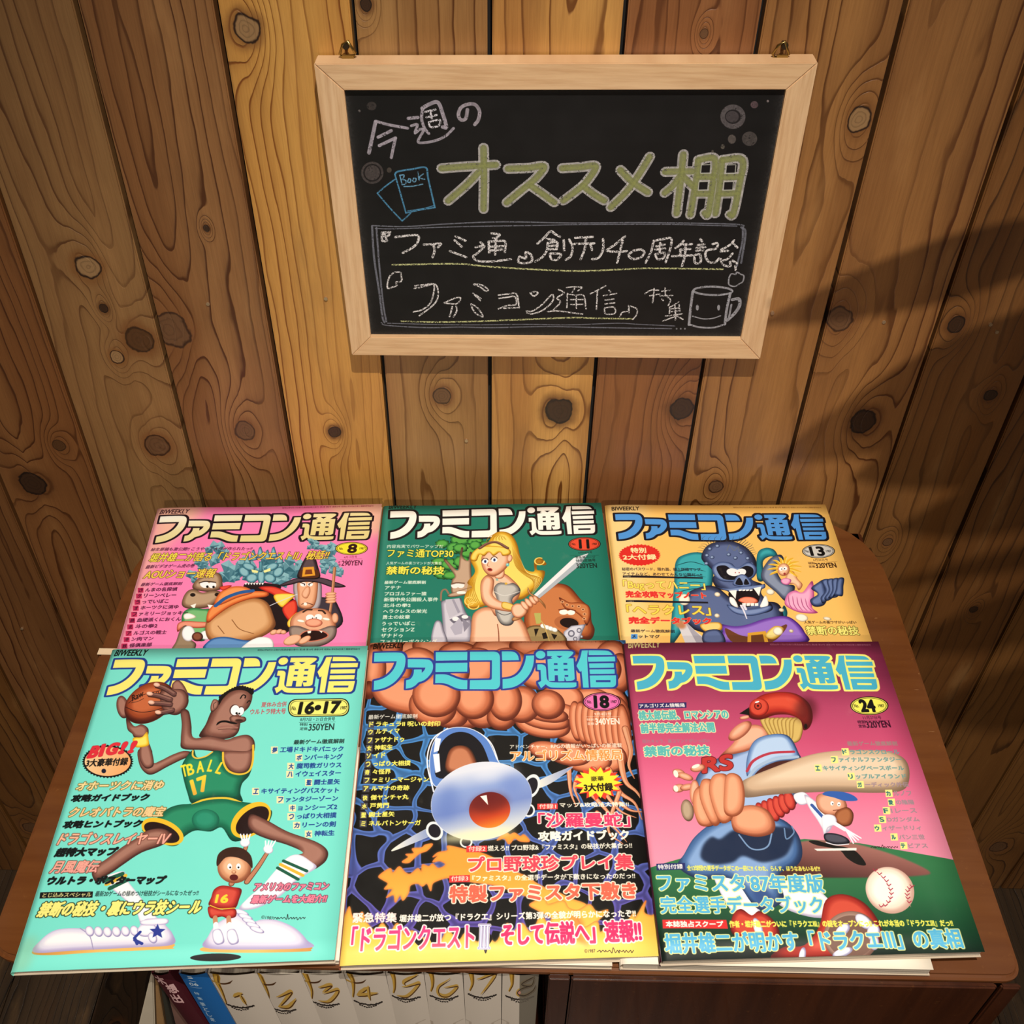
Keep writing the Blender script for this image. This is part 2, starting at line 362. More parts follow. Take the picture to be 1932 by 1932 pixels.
    flame([(60,1500),(80,1530),(85,1560),(110,1510),(125,1560),(150,1580),(180,1540),(200,1590),(250,1640),(290,1600),(330,1650),(370,1600),(410,1660),(450,1640),(500,1680),(560,1660),(600,1700),(640,1640),(700,1690),(740,1650),(800,1700),(850,1660),(900,1700),(960,1600),(990,1650),(1040,1600),(1090,1650),(1140,1560),(1180,1600),(1230,1540),(1270,1600),(1320,1560),(1370,1620),(1440,1590),(1460,1650),(1520,1580),(1560,1640),(1640,1540),(1640,1580),(1700,1480),(1690,1540),(1730,1560),(1790,1560),(1800,1900),(20,1900),(30,1560)])
    s.fill([(1280,1600),(1330,1560),(1370,1600),(1360,1660),(1400,1720),(1330,1690),(1290,1650)], 'e8743a', b=8, a=.6)
    for p in [[(540,1660),(560,1630),(600,1650),(590,1700),(560,1710)],[(820,1690),(850,1640),(880,1680),(860,1720),(845,1760),(830,1720)],[(1180,1620),(1220,1640),(1200,1700),(1170,1680)],[(460,1690),(480,1650),(510,1690),(490,1720)]]: s.fill(p, '1a1413')
    # small craft with an empty cockpit
    s.line([(565,900),(530,740),(560,620),(640,560)], 8, 'eef2fb'); s.line([(925,780),(880,650),(820,590),(750,560)], 7, 'eef2fb')
    s.fill([(575,870),(545,740),(575,620),(650,562),(760,562),(850,620),(900,720),(918,790),(700,820)], '5c86d0', ol='eef2fb', ow=5)
    s.fill([(600,830),(580,740),(605,640),(670,585),(750,585),(820,640),(860,730),(870,790)], '16151a')
    s.fill([(575,610),(605,615),(592,680),(565,690)], 'f4f6ff', smooth=False); s.fill([(562,700),(595,695),(602,790),(575,800)], 'f4f6ff', smooth=False)
    s.puff([(640,800),(640,700),(680,655),(750,660),(790,720),(800,800)], '2a1810', '8a4a30', 'c8805c', 30)
    sil = s.grad((900, 760), (1000, 1160), ['dfe4f0', '8fa6da', '7a90cc', 'c8d0dc', 'f2f0c8'])
    for p in [[(340,1218),(400,1170),(540,1095),(560,1125),(480,1165)],[(1100,870),(1150,830),(1300,768),(1290,785),(1200,850),(1130,880)]]: s.fill(p, s.grad((p[0][0], p[0][1]-20), (p[2][0], p[2][1]+40), ['f4f2dc', 'c4cad8', '8fa0c8']), smooth=True, ol='e8ecf4', ow=2)
    for a in [(570,1110,44,52,-30),(1090,870,44,66,20),(1075,1000,34,36,0),(740,1170,34,30,0)]:
        s.fill(ell(*a), 'e6ecee'); s.fill(ell(a[0], a[1], a[2]*.72, a[3]*.72, a[4]), '1a1820')
    s.fill(ell(822, 950, 272, 206, -12), sil, ol='eef2fa', ow=3)
    s.fill(ell(900, 800, 120, 40, -10), 'ffffff', b=22, a=.35); s.fill(ell(640, 960, 60, 100, 10), '5a76c0', b=26, a=.5); s.fill(ell(980, 860, 60, 60, 10), '6c86cc', b=26, a=.5); s.fill(ell(800, 1130, 200, 30, -8), 'f8f4c0', b=16, a=.7)
    s.fill(ell(866, 998, 111, 96, -8), s.grad((840, 900), (900, 1095), ['6a1a1c', '8a2a20', 'c84420', 'f4962c']))
    s.fill(ell(866, 960, 100, 50, -8), '5a1818', b=16, a=.5); s.fill([(815,925),(850,918),(858,972)], 'fff4ea', smooth=False)
    draw_logo(s, (247, 150), (1540, 335), (243, 350), '52cdd6', '2a3f94', rim='a0f0f4')
    s.text('BIWEEKLY', 236, 130, 408, 124, 32, '140a08', bold=2, slant=.15)
    s.frame(930, 1300, 6.0375)
    badge(s, 1244, 158, 215, 108, 'f573b4', '18', th=1.42)
    s.text('9月4日号', 1160, 318, 1355, 316, 36, 'fdf6e6', bold=2); s.line([(1066,332),(1448,328)], 3, 'fdf6e6', smooth=False)
    s.text('特別', 1075, 382, 1160, 380, 34, 'fdf6e6', bold=2); s.text('定価', 1080, 428, 1160, 426, 34, 'fdf6e6', bold=2); s.text('340YEN', 1170, 425, 1450, 420, 78, 'fdf6e6', bold=4)
    s.text('アドベンチャー、RPGの情報がいっぱいの新連載', 198, 703, 1476, 685, 54, 'fffbe8', bold=3)
    s.text('アルゴリズム情報局', 205, 848, 1486, 826, 130, 'f0964a', bold=5, ol=[('fff6dc', 7)])
    s.fill(burst(1205, 1090, 285, 200, 16, .72, .1), 'e8402c', smooth=False); s.fill(burst(1200, 1085, 275, 180, 13, .66), 'fbe93a', smooth=False)
    s.text('豪華', 1122, 1072, 1270, 1066, 58, '1a1208', bold=3); s.text('3大付録', 1042, 1190, 1378, 1182, 98, '1a1208', bold=6)
    s.fill([(512,1326),(745,1322),(745,1388),(512,1392)], 'e63c3c', smooth=False); s.text('付録1', 532, 1386, 728, 1384, 60, 'fffbe8', bold=3)
    s.text('マップ&攻略法大特集!!', 765, 1372, 1556, 1360, 60, 'fffbe8', bold=4)
    s.text('「沙羅曼蛇」', 520, 1600, 1575, 1592, 172, 'e2406c', bold=8, ol=[('fff6e0', 9)])
    s.text('攻略ガイドブック', 520, 1758, 1562, 1738, 124, 'fffbe8', bold=8)
    s.text('燃えろ!! プロ野球&『ファミスタ』の秘技が大集合っ!!', -55, 1868, 1592, 1832, 70, 'fffbe8', bold=4)
    s.frame(620, 1540, 6.0375)
    s.fill([(1577,358),(1815,352),(1812,425),(1575,430)], 'e63c3c', smooth=False); s.text('付録2', 1598, 422, 1795, 418, 64, 'fffbe8', bold=3)
    s.fill([(1382,692),(1617,685),(1615,765),(1378,772)], 'e63c3c', smooth=False); s.text('付録3', 1398, 758, 1598, 754, 64, 'fffbe8', bold=3)
    s.text('プロ野球珍プレイ集', 1590, 660, 3485, 625, 185, 'e0485a', bold=8, ol=[('fff0d8', 10)])
    s.text('『ファミスタ』の全選手データが下敷きになったのだっ!!', 1640, 760, 3498, 728, 72, 'fffbe8', bold=4)
    s.text('特製ファミスタ下敷き', 1375, 1005, 3520, 960, 205, 'ee6a52', bold=10, ol=[('fff0d8', 10)])
    s.text('緊急特集', 265, 1225, 780, 1222, 118, 'fff8ea', bold=5, ol=[('c06078', 2)])
    s.text('堀井雄二が放つ『ドラクエ』シリーズ第3弾の全貌が明らかになったぞ!!', 805, 1222, 3508, 1160, 92, 'fff8ea', bold=5)
    pk = s.grad((1000, 1240), (1000, 1560), ['e0408c', 'e84a80', 'ec5f70'])
    s.text('「ドラゴンクエスト', 245, 1550, 1670, 1512, 290, pk, bold=8, ol=[('fff8f0', 11)])
    bars = [rect(1722,1245,1848,1258), rect(1712,1500,1842,1513)]+[[(x, 1258), (x+20, 1258), (x+12, 1500), (x-8, 1500)] for x in (1736, 1774, 1812)]
    for c, w in (('fff8f0', 13), ('4a4494', 6)):
        for b in bars: s.fill(b, c, smooth=False, ol=c, ow=w)
    for b in bars: s.fill(b, 'f4f0ff', smooth=False)
    s.text('そして伝説へ」速報!!', 1970, 1490, 3580, 1440, 265, 'e2366e', bold=10, ol=[('fff8f0', 11)])
    s.text('©1987', 2920, 1560, 3045, 1556, 42, '2a2010', bold=1); scribble(s, 3070, 1555, 3500, 60, '2a2010', 6)
    s.frame(620, 1300, 6.0375); Yl = 'f4ee6a'
    s.text('最新ゲーム徹底解剖', 448, 362, 1015, 352, 56, 'fffdf0', bold=3)
    listing(s, [('ドラキュラII 呪いの封印',458,448,1278,444),('ウルティマ',448,536,812,528),('ファザナドゥ',440,632,865,622),('女神転生',432,722,732,712),('ソイド',424,810,648,804),('つっぱり大相撲',415,905,938,895),('奇々怪界',408,998,712,990),('ファミリーマージャン',402,1090,1150,1082),('アルマナの奇跡',392,1185,925,1176),('快傑ヤンチャ丸',382,1290,915,1280),('水戸黄門',374,1385,690,1376),('聖闘士星矢',364,1485,756,1476),('ミネルバトンサーガ',360,1583,1055,1574)], 66, Yl, '4a4850', 5)
    s.frame(930, 1210, 7.43); s.text('昭和62年9月4日発行(隔週金曜日発行) 第2巻 第18号 通巻30号 昭和61年9月8日第三種郵便物認可', 290, 28, 1690, 20, 22, '6a3020', bold=.5)
    return s
def cover16(quad):
    s = Art(1100, 1390, quad, '7ae4d4')
    s.frame(0, 1180, 2.76)
    draw_logo(s, (600, 180), (1836, 352), (553, 368), 'f9ee7a', '233f90')
    s.text('BIWEEKLY', 590, 162, 762, 160, 34, '0c1a1a', bold=2, slant=.2)
    s.text('昭和62年8月21日発行(隔週金曜日発行) 第2巻 第16号 通巻29号 昭和61年9月8日第三種郵便物認可', 1345, 136, 1875, 131, 12, '163c40', bold=.3)
    s.fill(rp([(1503,388,48),(1820,383,48),(1820,478,48),(1503,483,48)]), '0e1008', smooth=False); s.fill(rp([(1508,393,44),(1815,388,44),(1815,473,44),(1508,478,44)]), 'f1f07a', smooth=False)
    s.fill(rp([(1513,398,40),(1810,393,40),(1810,468,40),(1513,473,40)]), '0e1008', smooth=False); s.fill(rp([(1515,400,39),(1808,395,39),(1808,466,39),(1515,471,39)]), 'f1f07a', smooth=False)
    s.text('16•17', 1550, 470, 1770, 464, 68, '0e1008', bold=6, slant=.06); s.text('No.', 1519, 447, 1545, 447, 22, '0e1008', bold=1); s.text('1987', 1773, 444, 1806, 443, 19, '0e1008', bold=1)
    s.text('夏休み合併', 1362, 432, 1495, 428, 29, 'c8404c', bold=1.3); s.text('ウルトラ特大号', 1303, 470, 1490, 466, 31, 'c8404c', bold=1.5)
    s.text('8月7日・21日合併号', 1565, 505, 1745, 502, 20, '0c1a1a', bold=.5); s.line([(1560,511),(1748,508)], 1.6, '0c1a1a', smooth=False)
    s.text('特別', 1562, 530, 1602, 530, 17, '0c1a1a', bold=1); s.text('定価', 1562, 552, 1602, 552, 17, '0c1a1a', bold=1); s.text('350YEN', 1606, 555, 1740, 551, 37, '0c1a1a', bold=1.5)
    s.text('最新ゲーム徹底解剖', 1530, 627, 1792, 621, 26, '0c1a1a', bold=1.6)
    listing(s, [('夢工場ドキドキパニック',1418,670,1788,664),('ボンバーキング',1545,710,1784,705),('大魔司教ガリウス',1503,755,1778,748),('ハイウェイスター',1497,797,1775,790),('聖闘士星矢',1595,840,1770,835),('エキサイティングバスケット',1320,886,1764,880),('ファンタジーゾーン',1447,930,1760,922),('キョンシーズ2',1510,973,1756,966),('つっぱり大相撲',1503,1018,1752,1010),('カリーンの剣',1532,1063,1748,1056),('女神転生',1593,1108,1742,1102)], 31, '1e4490', 'efe8b4', 2)
    # basketball player
    D, Mi, L = '3a201c', '7c4e42', 'a87868'
    SK = lambda p, r=26, **k: s.puff(p, D, Mi, L, r, **k)
    # far arm and wrist band
    SK([(722,655),(790,650),(800,720),(840,710),(900,680),(960,660),(1005,668),(985,690),(940,710),(870,745),(800,782),(760,775),(728,730)], 22)
    SK(ell(640,430,32,60,-10), 18); SK([(660,480),(700,530),(740,520),(775,545),(765,590),(705,590),(690,570),(665,545)], 20)
    s.puff([(695,592),(740,588),(768,560),(776,600),(775,632),(720,642),(700,630)], 'c8901c', 'f2c832', 'fae86a', 14)
    SK([(735,625),(775,615),(800,690),(800,740),(760,750),(730,700)], 18)
    s.puff([(695,592),(740,588),(768,560),(776,600),(775,632),(720,642),(700,630)], 'c8901c', 'f2c832', 'fae86a', 14)
    # ball
    s.fill(ell(780,408,142,96,-32), '5a2414'); s.puff(ell(778,406,140,95,-32), '3c1410', '9a4424', 'c86a40', 60, ly=-.8)
    s.line([(655,430),(720,455),(800,450),(880,420),(910,390)], 4, '2a1210'); s.line([(670,410),(700,388),(765,360),(850,340)], 3.4, '2a1210')
    s.text('Raw', 690, 402, 752, 372, 34, '1e0e0c', bold=1.5, slant=.3); s.line([(685,408),(720,400),(750,385)], 3, '1e0e0c'); s.line([(780,365),(800,352),(805,368),(825,345),(830,360),(850,342)], 3, '1e0e0c')
    # near hand over the ball
    for a in [((905,330),(930,295),(945,305),(955,350)),]: SK([(905,345),(900,310),(925,288),(950,300),(975,340),(985,380),(960,400)], 14)
    SK([(840,345),(900,335),(960,340),(985,385),(975,430),(930,470),(880,465),(850,440),(838,400)], 30)
    for p in [[(910,360),(860,330),(815,315)],[(890,390),(830,370),(778,362)],[(890,415),(840,410),(786,408)],[(900,445),(860,455),(822,460)]]:
        s.line([(x+2,y+9) for x,y in p], 24, '2a1614', w1=18, a=.7); s.line(p, 32, D, w1=25); s.line(p, 26, '6a4440', w1=19); s.line([(x-2,y-5) for x,y in p], 11, '8e6458', w1=8)
        s.fill(ell(p[-1][0]+4, p[-1][1]-3, 17, 11, 8), 'd8a088'); s.fill(ell(p[-1][0]+3, p[-1][1]-4, 13, 7, 8), 'f0c8b0')
    # head
    SK([(1040,582),(1075,520),(1105,450),(1150,390),(1200,345),(1260,325),(1310,340),(1318,380),(1300,430),(1262,470),(1255,520),(1245,560),(1215,588),(1150,600),(1090,590)], 50, lx=.1, ly=-.2)
    s.fill([(1140,400),(1155,370),(1200,338),(1250,322),(1300,330),(1326,348),(1315,365),(1285,345),(1240,340),(1200,352),(1165,385),(1145,418)], '14100f')
    for i in range(14): s.fill(ell(1150+i*13, 378-56*math.sin(min(i/9., 1)*1.57)+max(0, i-9)*4, 7), '14100f')
    SK([(1140,395),(1115,390),(1100,425),(1105,455),(1130,440),(1142,420)], 10); s.line([(1130,402),(1116,415),(1118,438)], 3, '2a1614')
    s.fill(ell(1225,445,26,30,20), '5a3a34'); s.fill(ell(1256,450,20,26,20), '5a3a34')
    s.fill(ell(1228,446,22,27,20), 'ffffff'); s.fill(ell(1258,452,16,22,20), 'ffffff'); s.fill(ell(1236,462,6), '101010'); s.fill(ell(1250,464,5), '101010')
    s.line([(1256,384),(1268,366),(1282,370),(1280,382)], 7, '14100f'); s.line([(1290,408),(1300,396),(1308,400)], 6, '14100f')
    SK([(1200,485),(1220,472),(1250,478),(1280,482),(1285,500),(1262,512),(1225,515),(1205,505)], 14); s.fill(ell(1250,500,22,8), '3a201c', b=3)
    s.line([(1130,525),(1150,508),(1180,505),(1210,512),(1240,518)], 13, '100c0c', taper=.15); s.line([(1135,540),(1160,532),(1200,530),(1240,538)], 10, '9c6a5e'); s.line([(1140,548),(1190,544),(1235,546)], 3, '2a1614'); s.fill(ell(1195,556,40,9), '966458', b=4)
    # near arm
    SK([(945,445),(985,450),(1000,520),(1012,590),(1100,582),(1180,600),(1230,585),(1290,575),(1325,600),(1330,650),(1310,690),(1240,690),(1150,668),(1060,655),(955,648),(945,600),(950,520)], 30)
    SK([(1160,665),(1290,660),(1325,640),(1318,720),(1290,770),(1230,780),(1180,740)], 26)
    # shirt
    G = ('0c3e30', '16694c', '2a8e68')
    s.puff([(975,690),(1000,660),(1015,655),(1030,692),(1080,688),(1115,660),(1165,668),(1175,730),(1215,775),(1270,780),(1315,740),(1300,790),(1265,830),(1255,880),(1265,925),(1180,905),(1080,910),(1005,935),(980,880),(958,800),(950,740)], *G, 40)
    s.line([(1008,658),(1008,685),(1030,698),(1075,688),(1110,665)], 9, 'ecc24a'); s.line([(1165,668),(1168,720),(1195,765),(1250,782),(1300,765),(1320,710),(1322,630)], 11, 'ecc23a')
    yl = s.grad((1060,720),(1060,900),['f6e83a','f4d23c','eda43c'])
    for t,x0,y0,x1,y1,h in [('T',955,800,985,790,68),('B',982,792,1020,780,64),('A',1026,778,1068,770,64),('L',1078,768,1106,770,64),('L',1120,776,1150,784,62)]: s.text(t, x0,y0,x1,y1,h, yl, bold=3)
    s.text('17', 1010, 895, 1100, 862, 88, yl, bold=6)
    # shorts
    s.puff([(1000,935),(1080,915),(1200,905),(1265,925),(1330,935),(1400,960),(1420,985),(1390,1050),(1300,1110),(1215,1130),(1160,1060),(1100,1080),(1020,1075),(960,1110),(930,1150),(870,1150),(760,1090),(750,1060),(820,1010),(880,960),(940,940)], *G, 46)
    s.puff(ell(1075,1020,72,56,0), '14604a', '1f7f60', '2a9272', 30); s.line([(1000,938),(1080,912),(1180,906),(1262,926)], 12, 'ecc83a', taper=.2)
    s.fill(ell(850,1080,116,62,22), 'eec02e'); s.fill(ell(846,1085,98,44,22), '241412')
    s.fill(ell(1310,1020,118,76,-38), 'eec02e'); s.fill(ell(1318,1024,100,56,-38), '241412')
    # legs
    SK([(770,1075),(850,1065),(900,1100),(850,1150),(740,1190),(640,1255),(590,1290),(520,1330),(505,1350),(480,1300),(500,1260),(560,1220),(640,1160),(720,1110)], 30)
    SK([(1310,990),(1390,1020),(1500,1080),(1640,1130),(1700,1170),(1708,1210),(1680,1250),(1610,1280),(1520,1215),(1580,1190),(1500,1150),(1400,1120),(1330,1090),(1295,1050)], 30)
    # socks
    wk = ('b8b0d0', 'f2f2fa', 'ffffff')
    s.puff([(555,1320),(600,1295),(650,1288),(665,1330),(720,1400),(790,1490),(830,1545),(745,1560),(715,1500),(650,1430),(590,1380)], *wk, 18)
    s.puff([(1500,1215),(1560,1200),(1620,1235),(1650,1265),(1600,1300),(1540,1340),(1480,1400),(1420,1440),(1330,1480),(1250,1480),(1300,1420),(1370,1360),(1430,1290)], *wk, 22)
    for a,b,c in [((575,1375),(668,1330),'1a5a44'),((558,1352),(655,1310),'e4b83a'),((545,1335),(640,1300),'1a5a44')]: s.line([a,b], 22, c, smooth=False)
    for a,b,c in [((1478,1232),(1600,1285),'1a5a44'),((1462,1250),(1580,1308),'e4b83a'),((1448,1268),(1555,1328),'1a5a44')]: s.line([a,b], 15, c, smooth=False)
    # shoes
    sh = ('a89cc8', 'e2def2', 'ffffff')
    s.fill([(178,1715),(185,1690),(300,1680),(700,1672),(900,1660),(905,1680),(880,1688),(500,1705),(300,1718)], s.grad((178,1715),(890,1680),['c88a3a','eebd66','e8b05c']))
    s.puff([(178,1705),(215,1640),(290,1590),(400,1580),(500,1590),(700,1590),(745,1545),(780,1530),(865,1532),(865,1560),(905,1610),(903,1665),(700,1680),(400,1695)], *sh, 40)
    s.line([(420,1580),(470,1620),(490,1690)], 4, 'a098c0')
    for i in range(6): s.puff(ell(470+i*47, 1600-abs(i-2)*2, 22, 28, -25), '8c84b4', 'e8e4f6', 'ffffff', 12)
    s.puff(ell(770,1590,52,34,-10), '8c84b4', 'e8e4f6', 'ffffff', 16); s.puff(ell(800,1630,22,30,-30), '8c84b4', 'e8e4f6', 'ffffff', 12)
    s.puff([(745,1540),(870,1530),(868,1560),(750,1565)], *sh, 10); s.fill(burst(825, 1597, 44, 40, 5, .45, -.3), '2c3c96', smooth=False); s.line([(720,1660),(705,1630),(735,1600)], 14, '2c3c96', smooth=False); s.line([(705,1640),(745,1660)], 13, '2c3c96', smooth=False)
    s.fill([(1068,1700),(1080,1675),(1300,1672),(1600,1675),(1620,1690),(1590,1700),(1300,1706)], s.grad((1068,1700),(1620,1680),['e8b05c','eebd66','c88a3a']))
    s.puff([(1072,1680),(1090,1620),(1130,1560),(1200,1520),(1260,1500),(1300,1550),(1370,1535),(1450,1540),(1540,1580),(1600,1640),(1618,1680),(1300,1690)], *sh, 44)
    for i in range(5): s.puff(ell(1262+i*20, 1500+i*22, 40, 14, 20), '8c84b4', 'e8e4f6', 'ffffff', 9)
    # a small player jumping with raised arms
    s.fill(ell(1128, 1730, 132, 20, -1), '101214')
    SKb = ('8a4a30', 'd09068', 'f0bc94')
    s.line([(1210,1350),(1250,1250),(1285,1160)], 30, '5a3422', w1=22); s.line([(1290,1340),(1350,1260),(1395,1190)], 30, '5a3422', w1=22); s.line([(1210,1350),(1250,1250),(1285,1160)], 22, 'c08060', w1=16); s.line([(1290,1340),(1350,1260),(1395,1190)], 22, 'c08060', w1=16)
    for cx, cy, an in [(1280,1130,-5),(1400,1165,20)]:
        s.puff(ell(cx, cy+8, 26, 22, an), 'b0a8c4', 'f4f4fa', 'ffffff', 10)
        for k in range(4): s.line([(cx-12+k*9, cy), (cx-22+k*17+an*.4, cy-36)], 10, 'f6f6fc', w1=7)
    s.puff(ell(1225, 1268, 88, 80, 0), *SKb, 40)
    s.fill([(1135,1260),(1140,1200),(1190,1165),(1260,1165),(1310,1205),(1318,1270),(1290,1240),(1240,1215),(1180,1215)], '3a2218')
    s.fill(ell(1200,1262,12,16), 'ffffff'); s.fill(ell(1246,1262,12,16), 'ffffff'); s.fill(ell(1203,1266,5), '101010'); s.fill(ell(1246,1266,5), '101010'); s.fill(ell(1222,1318,22,16), '5a1414'); s.puff(ell(1222,1290,12,9), *SKb, 6)
    s.puff([(1120,1380),(1160,1360),(1220,1368),(1262,1380),(1250,1430),(1225,1480),(1150,1482),(1092,1462),(1105,1420)], '6a1414', 'b02c24', 'd85040', 24)
    s.line([(1098,1462),(1150,1480),(1228,1476)], 5, 'eec23a'); s.text('16', 1120, 1452, 1190, 1452, 48, 'f4d83a', bold=4)
    s.puff([(1092,1468),(1160,1485),(1228,1480),(1232,1520),(1190,1530),(1160,1520),(1110,1530),(1092,1510)], '6a1414', 'b82c24', 'd85040', 16)
    for x in (1125, 1195): s.line([(x,1525),(x+4,1580)], 22, 'c88a66'); s.line([(x+3,1560),(x+5,1590)], 24, 'f4f2fa')
    for x in (1140, 1215): s.puff([(x-28,1600),(x-10,1585),(x+14,1588),(x+30,1625),(x+30,1655),(x-5,1665),(x-25,1640)], '8c84b4', 'f0eefa', 'ffffff', 14)
    # seal
    s.fill(burst(561, 715, 137, 88, 44, .93), '101010', smooth=False); s.fill(ell(561,715,121,76), s.grad((450,700),(680,730),['f8cf9a','f2ab6c']))
    for k, (t, x0, x1) in enumerate([('B',447,502),('I',510,535),('G',540,605),('!!',612,695)]): s.text(t, x0, 700-k*7, x1, 696-k*8, 66, 'e0303c', bold=6, ol=[('8a1c20', 1.2)], slant=.25)
    s.text('3大豪華付録', 440, 745, 664, 736, 43, '101010', bold=2.4); s.fill(ell(541,765,12), '1a1a30')
    # headings
    o1 = [('6c5a20', 3)]; cr = s.grad((400, 800), (400, 1000), ['fbe8a6', 'f8cf96']); pn = s.grad((400,1070),(400,1300),['f8c09a','f2a49a'])
    s.text('オホーツクに消ゆ', 385, 870, 845, 864, 52, cr, bold=3, ol=o1, slant=.2); s.text('攻略ガイドブック', 360, 928, 772, 922, 42, '0c1414', bold=4, slant=.2)
    s.text('クレオパトラの魔宝', 345, 1008, 850, 1004, 56, cr, bold=3, ol=o1, slant=.2); s.text('攻略ヒントブック', 316, 1066, 735, 1060, 44, '0c1414', bold=4, slant=.2)
    s.text('ドラゴンスレイヤーⅣ', 290, 1150, 872, 1148, 66, pn, bold=3, ol=[('6c3a30', 3)], slant=.2); s.text('超特大マップ', 274, 1214, 604, 1208, 50, '0c1414', bold=4.5, slant=.2)
    s.text('月風魔伝', 250, 1298, 502, 1296, 68, pn, bold=3, ol=[('6c3a30', 3)], slant=.2); s.text('ウルトラ・ポスターマップ', 232, 1360, 858, 1356, 50, '0c1414', bold=4.5, slant=.2)
    s.fill([(208,1394),(487,1391),(484,1423),(204,1426)], '141414', smooth=False); s.text('とじ込みスペシャル', 216, 1423, 476, 1420, 27, 'f6f0a0', bold=1.5)
    s.text('最新20ゲームの極めつけ秘技がシールになったぜっ!!', 494, 1418, 1036, 1412, 30, '0c2020', bold=1.2)
    s.text('禁断の秘技・裏にウラ技シール', 180, 1526, 1042, 1510, 82, 'f8f084', bold=4.5, ol=[('20301c', 3.4)], slant=.2)
    s.text('アメリカのファミコン', 1318, 1392, 1708, 1386, 46, 'f2849c', bold=3, ol=[('5a2440', 2.4)], slant=.15); s.text('最新ゲームを大紹介!!', 1305, 1455, 1698, 1449, 46, 'f2849c', bold=3, ol=[('5a2440', 2.4)], slant=.15)
    s.text('©1987', 1362, 1530, 1425, 1537, 17, '202a2a', bold=.5); scribble(s, 1430, 1535, 1600, 30, '202a2a', 2.6, 3); 
    # handling wear in the corner
    s.fill([(60,1790),(110,1650),(150,1620),(200,1640),(180,1720),(130,1800)], '9cc49c', b=16, a=.45)
    return s
def cover24(quad):
    s = Art(1100, 1370, quad, 'd8587c')
    s.frame(1160, 1180, 2.5026); k = s.P([(0,0)])
    s.fill([(0,0),(1400,0),(1900,1700),(0,1700)], s.grad((660,80),(860,1100),['7c2848','862c4c','b44468','cc5076','e0688e','ec86a4','f094ae']), smooth=False)
    draw_logo(s, (84, 143), (1243, 305), (108, 304), '48b0cc', 'f6ee7c')
    s.text('BIWEEKLY', 63, 107, 217, 105, 29, 'f6ee9c', bold=1.6, slant=.15)
    s.text('昭和62年11月27日発行(隔週金曜日発行) 第2巻 第24号 通巻37号 昭和61年9月8日第三種郵便物認可', 738, 97, 1210, 99, 10, 'd890a8', bold=.2)
    # field and mound
    s.fill([(140,1150),(500,1050),(900,1010),(1160,1030),(1568,1102),(1700,1130),(2000,1620),(150,1620)], s.grad((700,1100),(760,1560),['35774a','2c6a42','1c4a30','0e1a16']), smooth=False)
    s.fill([(760,1170),(800,1060),(900,1020),(1040,1020),(1180,1042),(1360,1100),(1490,1166),(1420,1185),(1200,1192),(900,1190)], s.grad((1000,1020),(1000,1190),['a06a60','7c4c46','4c2c2a']), b=3)
    # baseball
    s.puff(ell(1302,1252,118,106,35), 'c89c8c', 'f4e4d0', 'fffaf0', 44)
    for pts in [[(1232,1160),(1262,1185),(1285,1210),(1300,1240),(1308,1270),(1300,1300),(1280,1325),(1250,1330)],[(1405,1235),(1388,1250),(1382,1275),(1388,1300),(1400,1330)]]:
        s.line(pts, 2, 'c09080'); q = spline(np.array(pts, float), False, 3)
        for i in range(0, len(q)-1, 2):
            x, y = q[i]; s.line([(x-9,y-9),(x,y+2),(x+11,y-7)], 3.6, 'a82c44', smooth=False)
    # runner's shoes and lower legs
    wt = ('a8a0bc', 'eeecf4', 'ffffff')
    s.puff([(470,1180),(560,1160),(640,1230),(680,1330),(700,1380),(600,1380),(540,1330)], *wt, 24); s.puff([(780,1230),(900,1180),(1010,1290),(1060,1300),(1000,1380),(860,1360),(760,1300)], *wt, 30)
    s.puff([(560,1370),(600,1340),(650,1370),(690,1350),(760,1400),(780,1470),(700,1500),(560,1460)], '4c1010', 'a02820', 'd04a38', 26)
    s.puff([(1000,1300),(1080,1270),(1180,1310),(1250,1400),(1260,1480),(1160,1560),(760,1580),(800,1520),(900,1510),(970,1420)], '5a1410', 'a82c22', 'd4503c', 40)
    s.puff(ell(1120,1470,130,120,0), '6c4a40', '9c7a6c', 'bca090', 30); s.fill(ell(1120,1470,112,100,0), '7c5c50'); 
    for a in [(1180,1400,48,26,40),(1225,1450,30,40,10),(1080,1440,40,24,-40),(1230,1500,22,34,0),(1080,1545,50,20,-20),(890,1560,16,40,10),(680,1430,20,50,-20)]: s.puff(ell(*a), '8c88b0', 'e4e4f2', 'ffffff', 14)
    # back figure: jeans
    s.puff([(330,1080),(380,1000),(470,930),(560,900),(680,890),(800,920),(870,990),(890,1080),(860,1140),(780,1180),(800,1300),(680,1340),(560,1200),(400,1200),(300,1140)], '1c2c4c', '44689c', '86a8d8', 50)
    s.fill([(410,1100),(420,1040),(460,1000),(500,1010),(560,970),(640,960),(760,950),(850,970),(830,1060),(790,1100),(700,1120),(610,1090),(560,1120),(470,1130)], '1e2c48', b=5)
    s.line([(590,990),(640,1050),(690,1060),(730,1040),(745,985)], 7, '7c9cc4'); s.line([(805,960),(815,1010),(850,980),(840,950)], 6, '6c8cb4')
    for x0 in (0,): s.fill([(640,1240),(700,1230),(760,1300),(700,1340)], '38548c', b=8)
    # torso
    s.puff([(380,760),(400,700),(470,640),(560,600),(640,570),(720,560),(780,600),(860,640),(870,760),(850,860),(700,900),(520,930),(430,950),(385,860)], '18223c', '4a6490', 'a8c2ea', 44)
    s.line([(520,615),(600,575),(680,560)], 9, 'c0364c', taper=.1)
    for a in [(820,880,64,30,-20),(830,850,60,26,-20)]: pass
    # neck, jaw, ear, nose
    sk = ('8c4834', 'd88c6c', 'f4b898')
